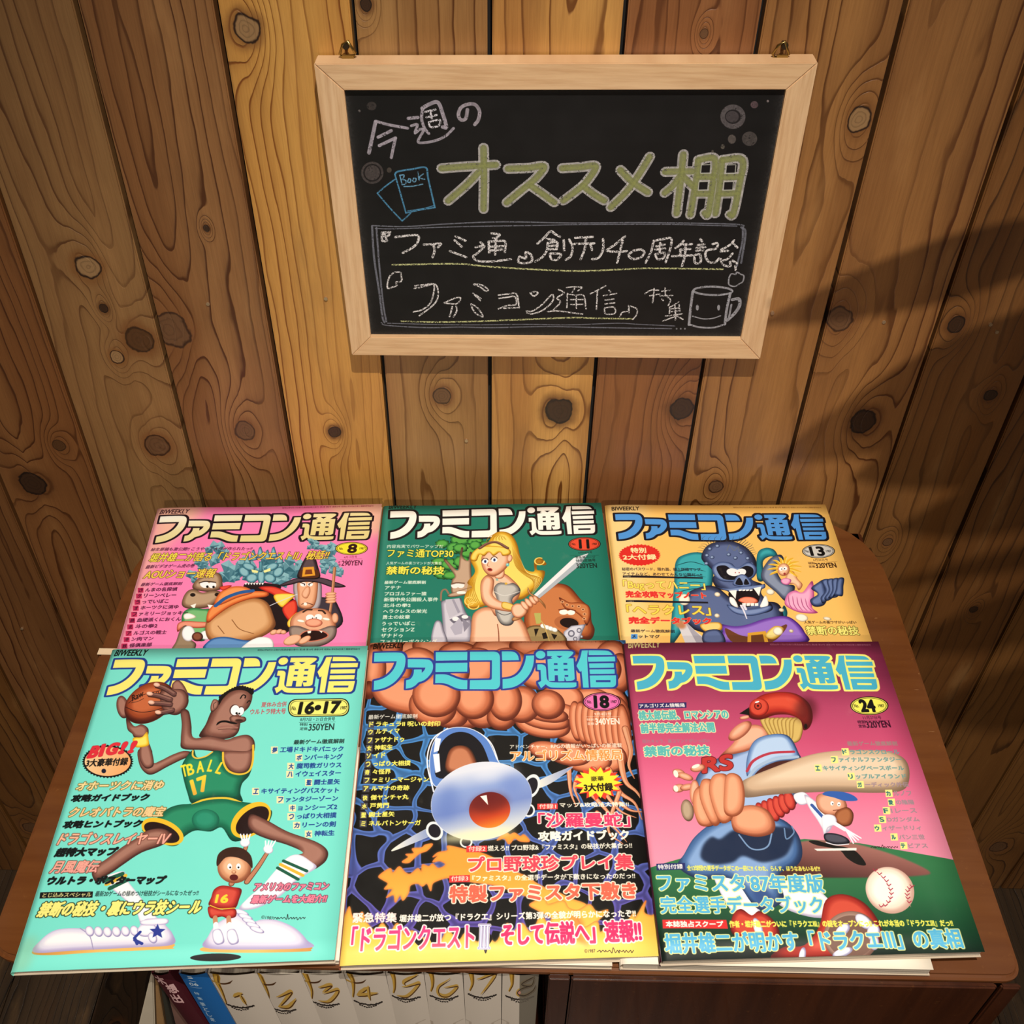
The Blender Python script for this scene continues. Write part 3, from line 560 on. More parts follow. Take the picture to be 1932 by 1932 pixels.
    s.puff([(500,620),(560,560),(600,500),(660,470),(720,490),(730,540),(640,590),(560,610)], *sk, 26); s.puff(ell(595,500,66,30,-38), *sk, 22); s.puff(ell(618,436,26,9,-10), *sk, 6)
    # hair and helmet
    for i in range(9): s.puff([(690+i*20,450),(720+i*22,440),(760+i*16,500+i*2),(790+i*10,550),(770+i*8,556),(730+i*14,520)], '6c4c1c', 'b08c44', 'd8b868', 9)
    s.puff([(635,420),(650,370),(700,330),(780,316),(860,325),(920,370),(938,430),(925,480),(895,496),(880,450),(830,425),(760,425),(700,445),(650,442)], '501010', 'b42c20', 'de5038', 46)
    s.fill(ell(905, 400, 50, 60, 20), '3c0e10', b=16, a=.6); s.puff(ell(685,388,46,42,0), '6c1814', 'b83024', 'd84c38', 12); s.fill(ell(680,382,18), '5c1412'); s.fill(ell(680,381,14), 'c03a2a'); s.fill(ell(680,381,5), '2c0808'); s.fill([(668,362),(684,358),(684,364),(668,368)], 'ffffff')
    s.fill([(592,418),(638,388),(640,426)], '14100e', smooth=False); s.fill(ell(905,478,8,12), '1c0c08')
    # sleeve
    s.puff([(625,700),(630,620),(660,550),(720,520),(800,515),(840,540),(870,600),(880,640),(780,650),(700,700),(650,740)], '1c2c50', '6a8cc0', 'b8d2f2', 30)
    s.line([(628,690),(660,640),(740,605),(850,598)], 13, 'b8384a'); s.line([(636,718),(680,668),(760,634),(868,622)], 15, 'a8c0dc'); s.fill([(650,735),(690,680),(770,645),(860,640),(900,660),(800,720),(680,770)], '4a2420'); s.puff([(660,760),(740,700),(800,690),(820,740),(700,790)], '6c2a1c', 'b8644c', 'd08868', 14)
    s.text('RS', 415, 703, 565, 683, 76, 'c03430', bold=6, ol=[('5c1418', 3)], slant=.3)
    # red under sleeve and near forearm
    for i in range(6): s.puff(ell(700+i*26, 900-i*14, 26, 66-i*4, -20), '5c1210', 'b4302a', 'd85040', 14)
    s.puff([(560,960),(560,880),(640,850),(720,870),(760,930),(750,980),(680,1000),(600,985)], '7c3a24', 'd0805c', 'f0a880', 36)
    # bat
    s.puff([(595,745),(760,670),(960,605),(1160,590),(1300,600),(1375,640),(1392,720),(1360,780),(1240,792),(1000,788),(760,800),(610,812)], '7c6450', 'd0b090', 'ead2b4', 60, lx=0, ly=-.9)
    s.fill([(595,745),(612,760),(616,812),(604,808)], '8c7458')
    s.puff(ell(345,875,30,52,-10), '5c4434', '9c8068', 'bca488', 16)
    # hands
    for a in [(305,700,32,20,20),(335,715,40,16,20),(395,675,36,18,-10),(305,770,30,20,-10),(345,765,36,16,-10),(380,790,24,60,0)]: s.puff(ell(*a), *sk, 13)
    for a in [(290,702,11,18,-20),(290,772,11,16,-20),(385,666,20,8,-20)]: s.fill(ell(*a), 'fdeee0')
    for p in [[(372,860),(375,790),(405,760),(430,790),(440,860),(470,930),(450,950),(400,940)],[(405,820),(410,740),(440,725),(470,745),(480,840),(500,930),(460,940)],[(450,800),(460,720),(500,700),(540,720),(545,830),(560,910),(500,930)],[(520,780),(530,710),(570,700),(605,730),(618,810),(605,880),(560,905),(520,880)]]: s.puff(p, '8c4428', 'd68660', 'f2ac84', 26)
    # a little pitcher far off, in a plain white and blue uniform
    s.fill([(920,1020),(960,1018),(1040,1040),(1100,1050),(1150,1075),(1190,1130),(1150,1130),(1100,1100),(1060,1060),(960,1040)], '16120f'); s.fill([(945,1056),(1145,1052),(1145,1064),(960,1066)], 'f4f0e8', smooth=False)
    s.puff([(850,800),(900,790),(930,830),(890,850),(860,835)], *wt, 12); s.puff([(900,800),(960,840),(1010,900),(1030,950),(1000,980),(960,920),(920,860)], *wt, 18)
    s.line([(935,850),(985,905)], 16, '3a5ca4', smooth=False); s.puff([(965,800),(1060,800),(1100,850),(1080,890),(1010,900),(960,860)], '8a5038', 'd08c6c', 'f0b494', 24)
    s.fill([(985,800),(1010,785),(1080,788),(1130,805),(1148,828),(1090,830),(1040,815)], '3460b0'); s.fill(ell(1030,842,8,10), 'ffffff'); s.fill(ell(1062,846,8,10), 'ffffff'); s.fill(ell(1033,844,3), '101010'); s.fill(ell(1062,848,3), '101010'); s.line([(1035,875),(1065,872)], 4, '6c2c1c')
    s.puff([(1050,880),(1100,860),(1130,890),(1120,940),(1080,950),(1045,920)], '4c2414', '8c4c2c', 'b06c44', 16); s.puff([(985,900),(1040,900),(1050,940),(1010,960),(1000,1010),(985,960)], *wt, 12); s.line([(1040,935),(1090,965)], 20, 'f6f6fc', smooth=False)
    for k in range(4): s.line([(1095,965),(1130+k*12,1030-k*8)], 10, 'f6f6fc', w1=6)
    s.puff([(995,985),(1050,985),(1100,1005),(1110,1030),(1050,1036),(1000,1020)], '0c0c14', '24242e', '50505c', 12); s.line([(1002,1026),(1050,1038),(1108,1034)], 5, 'e8e8f0')
    # lettering
    badge(s, 1203, 381, 89, 44, 'f4ee60', '24', th=1.4); s.text('11月27日号', 1176, 447, 1262, 445, 18, '4c1430', bold=1); s.line([(1150,452),(1300,450)], 1.2, '4c1430', smooth=False)
    s.text('特別', 1150, 467, 1187, 466, 17, '3a0c24', bold=1.4); s.text('定価', 1155, 486, 1190, 485, 17, '3a0c24', bold=1.4); s.text('320YEN', 1192, 487, 1307, 484, 34, '3a0c24', bold=2)
    s.fill([(110,368),(341,364),(341,390),(112,395)], '2a2860', smooth=False); s.text('アルゴリズム情報局', 116, 391, 335, 387, 20, 'fffdf0', bold=1.6)
    cy, o = '5cb8b4', [('f4f0b4', 3)]
    s.text('桃太郎伝説、ロマンシアの', 115, 450, 545, 444, 48, cy, bold=3, ol=o); s.text('前半部完全解法公開', 124, 511, 480, 506, 50, cy, bold=3, ol=o)
    s.text('隠れキャラ、裏コマンドがいっぱい', 132, 558, 452, 555, 20, '9a7c88', bold=1.2); s.text('禁断の秘技', 140, 622, 458, 617, 52, cy, bold=3.4, ol=o)
    s.text('最新ゲーム徹底解剖', 1102, 571, 1338, 570, 23, '9c8480', bold=1.6)
    for t, x0, y, x1 in [('ドラゴンスクロール',1075,611,1348),('ファイナルファンタジー',1024,648,1358),('エキサイティングベースボール',948,688,1370),('リップルアイランド',1103,727,1381),('ガーディック外伝',1146,766,1393),('カルノフ',1280,807,1406),('愛の陰陽',1292,849,1418),('F1レース',1269,889,1430),('SDガンダム',1250,930,1443),('ウィザードリィ',1228,971,1452),('ルパン三世',1305,1013,1468),('テビアス',1350,1054,1482)]:
        n = len(t); w = (x1-x0)/(n+.3); b = 17
        s.fill([(x0-2, y-29), (x0+31, y-30), (x0+35, y+4), (x0+2, y+5)], 'f6ee8c', smooth=False)
        s.text(t[0], x0+5, y, x0+28, y, 24, '2c6c70', bold=2); s.text(t[1:], x0+40, y, x1, y-1, 25, '6c9c98' if n > 8 else 'a08890', bold=1.8)
    scribble(s, 1212, 1052, 1345, 16, '2c1018', 2, 5)
    s.frame(1230, 1560, 5.8545); cy2 = '58b4dc'; o = [('f8f6a4', 8)]
    s.fill([(50,408),(370,402),(372,474),(54,482)], '232a66', smooth=False); s.text('特別付録', 68, 475, 352, 470, 60, 'fffdf0', bold=3.5)
    s.text('全12球団の選手データがこの一冊に!! くわた、らんす、ほうなあもいるぜ!!', 393, 490, 1875, 498, 66, 'f6f060', bold=4)
    s.text("ファミスタ'87年度版", 65, 722, 1932, 735, 212, cy2, bold=8, ol=o)
    s.text('完全選手データブック', 100, 962, 1925, 965, 202, cy2, bold=7, ol=o)
    s.fill([(116,1025),(830,1030),(848,1128),(122,1122)], 'dc3030', smooth=False); s.text('本誌独占スクープ', 155, 1112, 805, 1114, 76, 'fff6ec', bold=5)
    s.text('作者・堀井雄二がついに『ドラクエⅢ』の謎をオープンにっ!! これが本当の『ドラクエⅢ』だっ!!', 865, 1120, 3340, 1106, 84, 'f6f060', bold=5)
    s.text('堀井雄二が明かす「ドラクエⅢ」の真相', 150, 1410, 3460, 1350, 236, cy2, bold=9, ol=o)
    return s
def cover8(quad):
    s = Art(1000, 1270, quad, 'ff86bc', 440.)
    s.frame(180, 930, 3.45)
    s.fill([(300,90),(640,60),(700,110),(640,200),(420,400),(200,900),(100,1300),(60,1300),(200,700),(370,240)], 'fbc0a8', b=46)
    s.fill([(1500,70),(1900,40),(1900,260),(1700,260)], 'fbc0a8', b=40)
    draw_logo(s, (424, 158), (1772, 308), (386, 336), s.grad((700,130),(690,340),['fffdf0','f2e4ac','e8d890']), '1c0c18', 4.2)
    s.text('BIWEEKLY', 414, 144, 604, 140, 30, '2a0c20', bold=1.6, slant=.2); s.text('昭和62年4月17日発行(隔週金曜日発行) 第2巻 第8号 通巻20号 昭和61年9月8日第三種郵便物認可', 1215, 104, 1810, 92, 12, '8c2048', bold=.2)
    s.frame(340, 1010, 3.4125); cr = ('1c4454', '4c8a9c', '8ec2cc')
    def rock(cx, cy, n, R, sz, seed):
        r = random.Random(seed)
        for i in range(n):
            a = r.uniform(0, 6.28); d = R*math.sqrt(r.random()); x = cx+d*math.cos(a)*1.2; y = cy+d*math.sin(a); t = r.uniform(0, 6.28); z = sz*r.uniform(.7, 1.2)
            p = [(x+z*math.cos(t+k*1.57+r.uniform(-.3, .3)), y+z*math.sin(t+k*1.57+r.uniform(-.3, .3))) for k in range(4)]
            c = [(x+p[k][0]*0, y) for k in range(4)]
            for k in range(4):
                q = [p[k], p[(k+1) % 4], (x, y)]; ny = (p[k][1]+p[(k+1) % 4][1])/2-y; u = min(max(.5-ny/z*.6, 0), 1)
                s.fill(q, tuple(hx('2c6274')*(1-u)+hx('93c6d0')*u), smooth=False)
    for a in [(240,110,16,50,30,1),(180,190,16,50,32,2),(90,280,8,30,26,3),(330,250,16,50,40,4),(640,270,14,50,40,5),(960,200,18,50,32,6),(860,70,8,34,24,7),(950,90,10,40,30,8),(420,230,16,50,40,9),(570,220,18,60,40,10),(720,220,14,50,40,11),(1000,240,8,30,28,12)]: rock(*a)
    for k, (x, y) in enumerate([(430,140),(470,110),(515,90),(560,110),(600,90),(640,130)]): s.puff([(x-26,y+70),(x-10,y),(x+4,y-10),(x+26,y+60)], *cr, 12, smooth=False)
    for a in [(410,250,40,30,40),(460,290,40,30,-10),(520,280,26,50,0),(575,290,40,30,10),(630,250,40,30,-40),(440,215,44,24,20),(590,215,44,24,-20)]: s.puff(ell(*a), *cr, 14)
    s.fill([(455,232),(500,242),(496,256),(462,252)], 'f8f4a0', smooth=False); s.fill([(532,242),(578,222),(580,242),(540,254)], 'f8f4a0', smooth=False); s.puff([(505,180),(528,180),(526,250),(508,250)], *cr, 10, smooth=False)
    s.fill([(410,330),(460,318),(560,322),(640,335),(620,370),(430,360)], '241418'); 
    for i in range(7): s.fill([(412+i*18,322),(430+i*18,318),(420+i*18,336)], 'f4f4f4', smooth=False)
    # brown big-nosed beast and green one below
    br = ('4c3426', '8c6a50', 'c0a080')
    s.puff([(80,360),(95,310),(150,275),(210,250),(260,270),(270,330),(265,360),(180,380)], *br, 30); s.puff([(10,470),(15,420),(45,375),(90,362),(140,385),(200,372),(255,378),(270,410),(230,450),(180,480),(60,490)], *br, 30)
    s.fill(ell(78,400,17,12), '201410'); s.fill(ell(234,398,15,12), '201410'); s.fill(ell(155,332,30,22,10), 'ffffff'); s.fill(ell(204,336,26,20,-5), 'ffffff'); s.fill(ell(172,346,8), '101010'); s.fill(ell(212,348,8), '101010'); s.line([(120,322),(160,312),(225,318)], 9, '3a261c')
    s.fill([(62,468),(100,456),(88,492)], 'fffaf0', smooth=False); s.fill([(172,462),(212,466),(186,490)], 'fffaf0', smooth=False)
    s.puff([(5,560),(20,510),(70,485),(140,490),(200,500),(180,600),(160,690),(90,690),(20,620)], '1c4c2c', '3c8a50', '7cc07c', 26); s.puff([(100,545),(60,520),(20,528),(30,560)], 'b0a890', 'f4ecd8', 'ffffff', 10)
    s.puff([(-20,590),(20,570),(100,572),(180,578),(190,600),(120,615),(20,612),(-20,640)], '7c2820', 'd06850', 'f09c80', 14); s.puff([(-60,770),(-30,700),(0,620),(40,600),(60,680),(100,720),(60,780)], '3c2a20', '7c6650', '9c8468', 20)
    for a in [(50,650,42,50,0),(165,660,40,30,0)]: s.puff(ell(*a), 'a8a0a8', 'f4f4f6', 'ffffff', 16)
    s.puff(ell(108,670,36,30), '200c0c', '5a2c20', '8c5038', 14)
    # witch
    s.puff([(760,420),(740,520),(720,620),(900,650),(1040,590),(1020,480),(960,420)], '0c0810', '241c28', '3c3440', 20)
    s.puff([(745,310),(725,350),(735,420),(760,480),(860,500),(900,470),(910,380),(890,310)], '3c343c', '8c8088', 'b8b0b4', 16)
    s.puff([(760,310),(755,400),(760,470),(800,490),(850,480),(875,430),(885,330),(870,305)], '8a4c30', 'd08c64', 'f0b48c', 22)
    s.puff([(805,350),(780,390),(790,415),(815,420),(835,380),(830,345)], '9c5a3c', 'dc9870', 'f4bc98', 12); s.fill(ell(790,330,20,14), 'ffffff'); s.fill(ell(834,330,18,13), 'ffffff'); s.fill(ell(798,334,4), '101010'); s.fill(ell(828,334,4), '101010'); s.line([(768,316),(800,328)], 7, '4c3028'); s.line([(825,328),(862,312)], 7, '4c3028'); s.line([(780,460),(810,450),(850,462)], 5, '4c2018'); s.fill(rect(795,450,812,466), 'fff8ec')
    s.puff([(620,345),(700,305),(780,285),(900,285),(1000,315),(1065,345),(980,350),(880,318),(780,315),(700,335)], '060408', '241a22', '50404a', 12)
    s.puff([(752,285),(775,210),(800,160),(830,120),(865,150),(885,210),(898,285),(830,298)], '0a060c', '2c2028', '5c4a50', 24)
    s.fill([(768,282),(780,235),(880,235),(890,280),(830,290)], '502818'); s.fill([(782,280),(790,218),(858,214),(868,272)], 'e8a030', smooth=False); s.fill([(800,265),(806,234),(845,232),(850,262)], '7c3c1c', smooth=False)
    s.line([(993,222),(975,420),(958,540)], 20, 'a0603c', w1=16); s.line([(990,222),(972,420),(955,540)], 9, 'd49870')
    for k in range(4): s.puff(ell(968,392+k*17,36,11,-4), '8c5034', 'dc9c70', 'f4bc94', 7)
    # umbrella
    s.fill([(430,360),(520,345),(620,355),(700,400),(745,460),(740,560),(690,640),(600,640),(560,520)], '1c1014')
    s.puff([(500,350),(600,345),(690,380),(735,400),(640,415),(580,390)], '7c1414', 'd02c20', 'ec5038', 16); s.puff([(600,400),(735,395),(700,440),(650,480)], 'b87c14', 'f0c030', 'fce468', 14); s.puff([(655,485),(735,430),(752,500),(720,560),(690,560)], '7c1414', 'd02c20', 'ec5038', 16); s.puff([(690,570),(755,510),(745,580),(700,610)], 'b87c14', 'f0c030', 'fce468', 10); s.line([(550,480),(640,440),(750,395)], 6, 'd8d8e0')
    # bald weeping man
    s.puff([(705,600),(720,540),(780,500),(860,485),(950,500),(990,560),(1000,620),(960,700),(850,720),(740,700)], '7c4028', 'cc8460', 'ecb08c', 34); s.puff([(700,610),(760,600),(860,630),(960,600),(1005,610),(990,680),(900,730),(760,730),(710,680)], '3c2c28', '74605a', 'a08c80', 22)
    s.fill([(770,670),(800,640),(860,630),(920,640),(945,665),(880,690),(800,695)], '240c0c', ol='d07860', ow=9); s.fill(ell(834,548,27,22), 'ffffff'); s.fill(ell(887,544,25,21), 'ffffff'); s.fill(ell(850,550,4), '101010'); s.fill(ell(874,548,4), '101010'); s.line([(790,510),(815,495),(845,495)], 12, '38221a'); s.line([(890,500),(915,503),(932,520)], 12, '38221a')
    s.puff(ell(858,580,56,28), '9c4c38', 'dc8468', 'f4ac8c', 14); s.puff(ell(775,568,26,9,10), 'c0a888', 'f8ecd0', 'ffffff', 6); s.puff(ell(938,556,26,9,10), 'c0a888', 'f8ecd0', 'ffffff', 6); s.fill([(816,634),(842,630),(838,646),(820,648)], 'fff8ec', smooth=False); s.fill([(892,630),(915,634),(908,646)], 'fff8ec', smooth=False); s.puff(ell(995,550,22,34), '9c5a3c', 'dc9870', 'f4bc98', 10)
    for a in [(600,640,26,16,-20),(635,636,24,15,-20),(662,640,20,14,0),(720,690,60,30,-20),(800,690,44,20,-30)]: s.puff(ell(*a), '9c5a3c', 'dc9870', 'f4bc98', 9)
    # a plain tan sack under an orange hat with a blue band
    s.puff([(170,560),(230,530),(360,450),(480,420),(560,450),(600,540),(610,600),(560,650),(470,690),(330,720),(200,700),(160,640)], '6a3c20', 'c08450', 'e4b07c', 50); s.line([(330,560),(380,620),(470,650)], 5, '8a5830'); s.line([(240,600),(280,650)], 5, '8a5830')
    s.puff([(160,760),(190,690),(280,670),(400,690),(470,700),(480,760)], '14305c', '2c5c9c', '6494cc', 20); s.puff([(390,760),(440,700),(520,670),(590,690),(580,760)], 'a09898', 'ececec', 'ffffff', 14)
    s.puff([(165,560),(180,500),(240,440),(330,400),(460,375),(560,380),(555,410),(450,425),(330,470),(240,530),(180,580)], '8a3414', 'd8642c', 'f49450', 18); s.puff([(215,470),(240,400),(290,360),(360,342),(430,352),(465,385),(360,420),(270,460)], '9c3c18', 'e07034', 'f89c58', 24)
    s.line([(225,470),(290,420),(380,385),(465,372)], 26, '285c9c'); s.puff([(250,350),(300,338),(330,340),(300,360),(270,370)], '7c1414', 'd02c20', 'ec5038', 8)
    s.frame(180, 930, 3.45)
    badge(s, 1666, 372, 106, 44, 'f6e838', '8', tw=.3, th=1.45, ink='2a0c10'); s.text('4月17日号', 1614, 440, 1702, 436, 17, '70203c', bold=.6); s.line([(1590,446),(1735,441)], 1.5, '70203c', smooth=False)
    s.text('定', 1577, 470, 1593, 470, 15, '3a0c24', bold=1); s.text('価', 1577, 488, 1593, 488, 15, '3a0c24', bold=1); s.text('290YEN', 1597, 488, 1734, 485, 36, '3a0c24', bold=1.6)
    s.text('秘生原稿も激公開!! こうやって大作が作られたっ!!', 352, 392, 1015, 384, 24, '3a0c28', bold=1.4, slant=.2)
    ye = s.grad((600,400),(600,470),['fbee50','f6d84c']); o = [('4c1c20', 2.6)]
    s.text('堀井雄二が語る「ドラゴンクエストⅡ」秘話!!', 336, 466, 1508, 444, 62, ye, bold=2.6, ol=o, slant=.2); s.text('最新ビデオゲーム虎の巻', 318, 508, 640, 500, 26, '3a0c28', bold=1.5, slant=.2)
    s.text('AOUショー速報', 300, 578, 766, 568, 64, ye, bold=3, ol=o, slant=.2); s.text('最新ゲーム徹底解剖', 286, 624, 556, 618, 24, '3a0c28', bold=1.5, slant=.2)
    listing(s, [('さんまの名探偵',275,662,528,656),('グリーンベレー',264,700,520,696),('うっでいぽこ',254,740,472,734),('オホーツクに消ゆ',243,780,536,772),('ファミリージョッキー',232,820,598,812),('熱血硬派くにおくん',218,860,552,852),('北斗の拳2',206,902,398,896),('アルゴスの戦士',196,944,458,938),('キン肉マン',183,984,372,978),('妖怪倶楽部',168,1026,362,1018),('女神転生',158,1064,340,1058)], 28, '3a0c28', 'c8305c', 1.8)
    return s

def cover11(quad):
    s = Art(1000, 1270, quad, '1f7c68', 440.)
    s.frame(690, 930, 3.864)
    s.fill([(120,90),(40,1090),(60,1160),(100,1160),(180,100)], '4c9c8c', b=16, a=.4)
    # tree behind the masthead
    gr = ('0c3018', '2c7c34', '5cb04c')
    for a in [(690,340,70,40),(560,370,50,30),(800,360,60,40),(650,400,60,40),(740,420,60,50),(880,400,60,50),(540,500,60,30),(620,520,70,40),(700,500,60,40),(560,590,60,36),(620,600,60,30),(520,560,50,30)]: s.puff(burst(a[0], a[1], a[2]*1.15, a[3]*1.15, 9, .86), *gr, 22)
    draw_logo(s, (180, 135), (1672, 298), (178, 336), 'fffdf2', '120f14', 4.6)
    s.text('BIWEEKLY', 166, 118, 372, 114, 28, '0c1c18', bold=1.8, slant=.1); s.text('昭和62年5月29日発行(隔週金曜日発行) 第2巻 第11号 通巻23号 昭和61年9月8日第三種郵便物認可', 1040, 80, 1660, 74, 10, '0c3830', bold=.2)
    for a in [(690,400,60,36),(800,380,50,36)]: s.puff(burst(a[0], a[1], a[2], a[3], 9, .86), *gr, 20)
    s.frame(820, 990, 3.4125)
    tr = ('4c3428', '94745c', 'c8a88c')
    s.puff([(170,150),(185,150),(180,200),(215,230),(225,180),(240,180),(235,260),(240,350),(250,420),(120,450),(110,360),(130,330),(90,270),(60,230),(70,218),(120,270),(150,290),(160,220)], *tr, 16); s.puff([(85,450),(150,425),(240,400),(245,430),(180,455),(100,465)], *tr, 12); s.line([(40,485),(45,430),(70,415),(90,440)], 12, '94745c')
    s.fill(ell(130,390,24,18), 'f8f4ec'); s.fill(ell(168,388,24,18), 'f8f4ec'); s.line([(110,380),(145,372),(190,376)], 12, '7c5c48'); s.fill(rect(148,428,195,442), 'fffaf0'); 
    # stone knight
    gy = ('4c4a58', '9c98a8', 'd4d0dc')
    s.puff([(40,490),(90,480),(170,470),(200,560),(240,620),(240,760),(60,760),(50,620)], *gy, 26, smooth=False); s.puff([(0,630),(40,620),(60,680),(80,760),(-20,760)], *gy, 16); s.fill([(70,480),(160,472),(180,560),(95,600),(75,540)], 'c4c0cc', smooth=False); s.fill([(110,480),(125,478),(165,560),(150,570)], 'a09cac', smooth=False)
    s.fill([(95,610),(180,575),(232,588),(236,610),(120,634)], '6c6878', smooth=False); s.fill(ell(135,605,22,14), 'f4f4f4'); s.fill(ell(195,592,22,12), 'f4f4f4'); s.fill([(160,600),(185,640),(175,700),(130,710),(100,660)], 'b4b0c0', smooth=False); s.fill([(178,600),(232,640),(190,690)], '8c8898', smooth=False)
    # brown octopus-like beast
    ob = ('4c1c0c', '9c4c24', 'cc7c48')
    s.puff([(580,560),(640,450),(720,390),(800,378),(870,400),(940,480),(1000,540),(1010,620),(1030,680),(1000,740),(900,730),(760,760),(600,700)], *ob, 50); s.puff([(800,470),(830,480),(870,500),(930,500),(990,520),(1005,580),(980,650),(950,600),(900,560),(840,540)], *ob, 16)
    for a in [(822,496),(852,516),(888,524),(928,526),(955,545),(965,575),(962,605)]: s.fill(ell(a[0],a[1],12,9), 'e0a474'); s.fill(ell(a[0],a[1],6,4), '5c2410')
    s.fill(ell(830,562,28,17), 'fffaf0'); s.fill(ell(878,565,26,16), 'fffaf0'); s.line([(800,548),(850,542),(905,552)], 8, '6c2c14'); s.fill(ell(852,632,82,46,8), 'b4683c'); s.fill(ell(866,632,60,32,8), '180808')
    s.puff([(830,690),(880,650),(975,640),(950,690),(930,760),(830,760)], '5c5c6c', 'a8a8b8', 'd8d8e4', 14, smooth=False)
    for a in [(880,700,22),(930,680,16),(905,735,14),(945,720,10)]: s.fill(ell(*a), '6c6c7c'); s.fill(ell(a[0],a[1],a[2]*.6), 'd0d0dc')
    s.puff([(600,660),(700,650),(800,680),(840,760),(560,760)], '20180c', '6c5430', 'a08858', 16)
    for p in [[(690,700),(720,690),(730,730),(700,735)],[(750,700),(790,710),(770,740)],[(640,670),(670,668),(650,720)]]: s.fill(p, '181008', smooth=False)
    for i in range(4): s.puff(ell(700+i*24, 652+i*8, 20, 14, 20), 'a8a8a0', 'f4f4ec', 'ffffff', 8)
    s.line([(655,590),(700,640),(740,750)], 7, 'c8a860'); 
    for k in range(3): s.fill([(640+k*14,570),(655+k*14,566),(668+k*8,630),(655+k*8,640)], 'b8b460', smooth=False)
    # golden-haired swordswoman in grey armour
    hr = ('8c5810', 'dca428', 'fce06c')
    s.puff([(330,130),(380,60),(430,42),(490,60),(530,120),(550,200),(580,280),(640,300),(640,240),(680,215),(720,250),(700,262),(665,250),(660,290),(710,300),(690,370),(640,420),(560,480),(440,480),(300,530),(220,540),(190,500),(200,440),(240,400),(210,370),(260,300),(230,220),(280,160)], *hr, 40)
    for k in range(9): s.line([(500+k*6,140+k*10),(520+k*9,260+k*6),(590+k*12,330+k*3),(660-k*6,360+k*14)], 5, 'b47c18', a=.8, taper=.2); s.line([(504+k*6,140+k*10),(526+k*9,260+k*6),(594+k*12,326+k*3),(664-k*6,354+k*14)], 3, 'fff09c', a=.8, taper=.2)
    for k in range(6): s.line([(270-k*6,330),(255-k*8,400),(270-k*12,460),(300-k*10,520)], 5, 'b47c18', a=.8, taper=.2)
    for a in [(225,490,30,26),(250,520,34,22),(675,235,30,22)]: s.line(ell(*a, n=12, a1=300), 10, 'e8b438'); s.line(ell(*a, n=12, a1=300), 3, 'fff09c')
    sk = ('8c4c30', 'dc9870', 'fcccaa')
    s.puff([(240,600),(260,560),(320,530),(400,540),(500,570),(570,620),(620,740),(640,790),(430,790),(420,690),(400,790),(240,790),(235,680)], *sk, 40); s.line([(415,790),(412,700),(405,640)], 6, '8c4c30')
    s.puff([(300,360),(340,320),(380,330),(440,310),(500,350),(550,410),(540,470),(500,520),(520,580),(400,590),(360,540),(310,500),(295,430)], *sk, 34)
    s.puff([(380,420),(400,380),(440,370),(470,380),(510,375),(550,410),(545,440),(500,480),(520,560),(500,640),(430,640),(390,560),(400,480)], '3c3a3c', '8c8884', 'c8c4bc', 26)
    s.line([(385,430),(450,455),(545,430)], 5, 'e4e0d8'); s.line([(400,560),(450,580),(510,560)], 5, '4c4a4c')
    s.puff([(295,400),(310,350),(340,325),(380,350),(380,400),(375,450),(420,490),(500,510),(520,540),(500,560),(420,550),(350,530),(305,480)], *sk, 24); s.puff([(440,495),(510,515),(505,552),(435,535)], '8c5c14', 'd8a034', 'f8d470', 12)
    s.puff([(390,290),(440,270),(450,320),(430,345),(390,340)], *sk, 12); 
    s.puff([(310,190),(360,160),(430,165),(480,200),(480,250),(440,300),(390,330),(350,325),(315,290),(300,240)], *sk, 30); s.puff(ell(484,215,17,24,10), *sk, 8); s.fill(ell(470,257,11), '6cc0bc'); s.fill(ell(467,253,4), 'e8ffff')
    s.puff([(230,210),(250,170),(300,140),(380,135),(470,150),(490,185),(440,200),(420,175),(380,200),(350,175),(320,200),(290,190),(270,230),(240,230)], *hr, 14); s.line([(290,150),(340,120),(400,112),(470,150)], 22, '6c4438'); s.line([(292,146),(340,116),(400,108),(468,146)], 6, '9c7060')
    for k in range(7): s.line([(330+k*22,110-k*2),(350+k*16,80),(400+k*8,50+k*4)], 5, 'b47c18', a=.8, taper=.2)
    for x, y in ((325,235),(384,225)): s.fill(ell(x,y,20,16), 'ffffff'); s.fill(ell(x+1,y,8,10), '4c5c9c'); s.fill(ell(x+1,y,4,5), '101010'); s.line([(x-22,y-2),(x-12,y-17),(x+8,y-20),(x+20,y-10)], 5, '241410')
    s.line([(345,240),(340,262),(352,266)], 4, 'a8603c'); s.fill(ell(356,288,17,11,10), 'b4483c'); s.fill(ell(356,287,11,5,10), '5c1410'); s.line([(390,345),(430,370),(460,372)], 3, 'b8b0a0'); s.fill(ell(402,352,8), '8cbcb0'); s.fill(ell(460,378,9,7), 'e0b040')
    # sword
    s.fill([(640,450),(895,215),(990,185),(930,265),(668,478)], 'f0f2f4', smooth=False, ol='5c6068', ow=2); s.fill([(655,465),(912,240),(990,185),(930,265),(668,478)], 'b4bcc4', smooth=False)
    s.line([(600,400),(612,440),(660,470),(700,510),(715,540)], 15, '8a5830', taper=.2); s.line([(600,400),(612,440),(660,470),(700,510)], 5, 'd09c64', taper=.2)
    for p in [[(500,600),(560,570),(590,540),(600,560),(560,600),(510,620)]]: s.puff(p, '5c3014', 'a4683c', 'cc9460', 8)
    s.puff([(495,530),(530,505),(580,520),(595,560),(570,590),(530,600),(500,575)], *sk, 16)
    for a in [(580,520,18,36,-40),(605,502,17,36,-40),(632,486,17,34,-40),(652,478,14,26,-40)]: s.puff(ell(*a), *sk, 10)
    s.frame(690, 930, 3.864)
    badge(s, 1594, 374, 118, 50, 'ec5034', '11', tw=.33, th=1.38); s.text('5月29日号', 1550, 445, 1652, 442, 15, '0c1c18', bold=.8); s.line([(1490,457),(1700,456)], 1.3, '0c1c18', smooth=False)
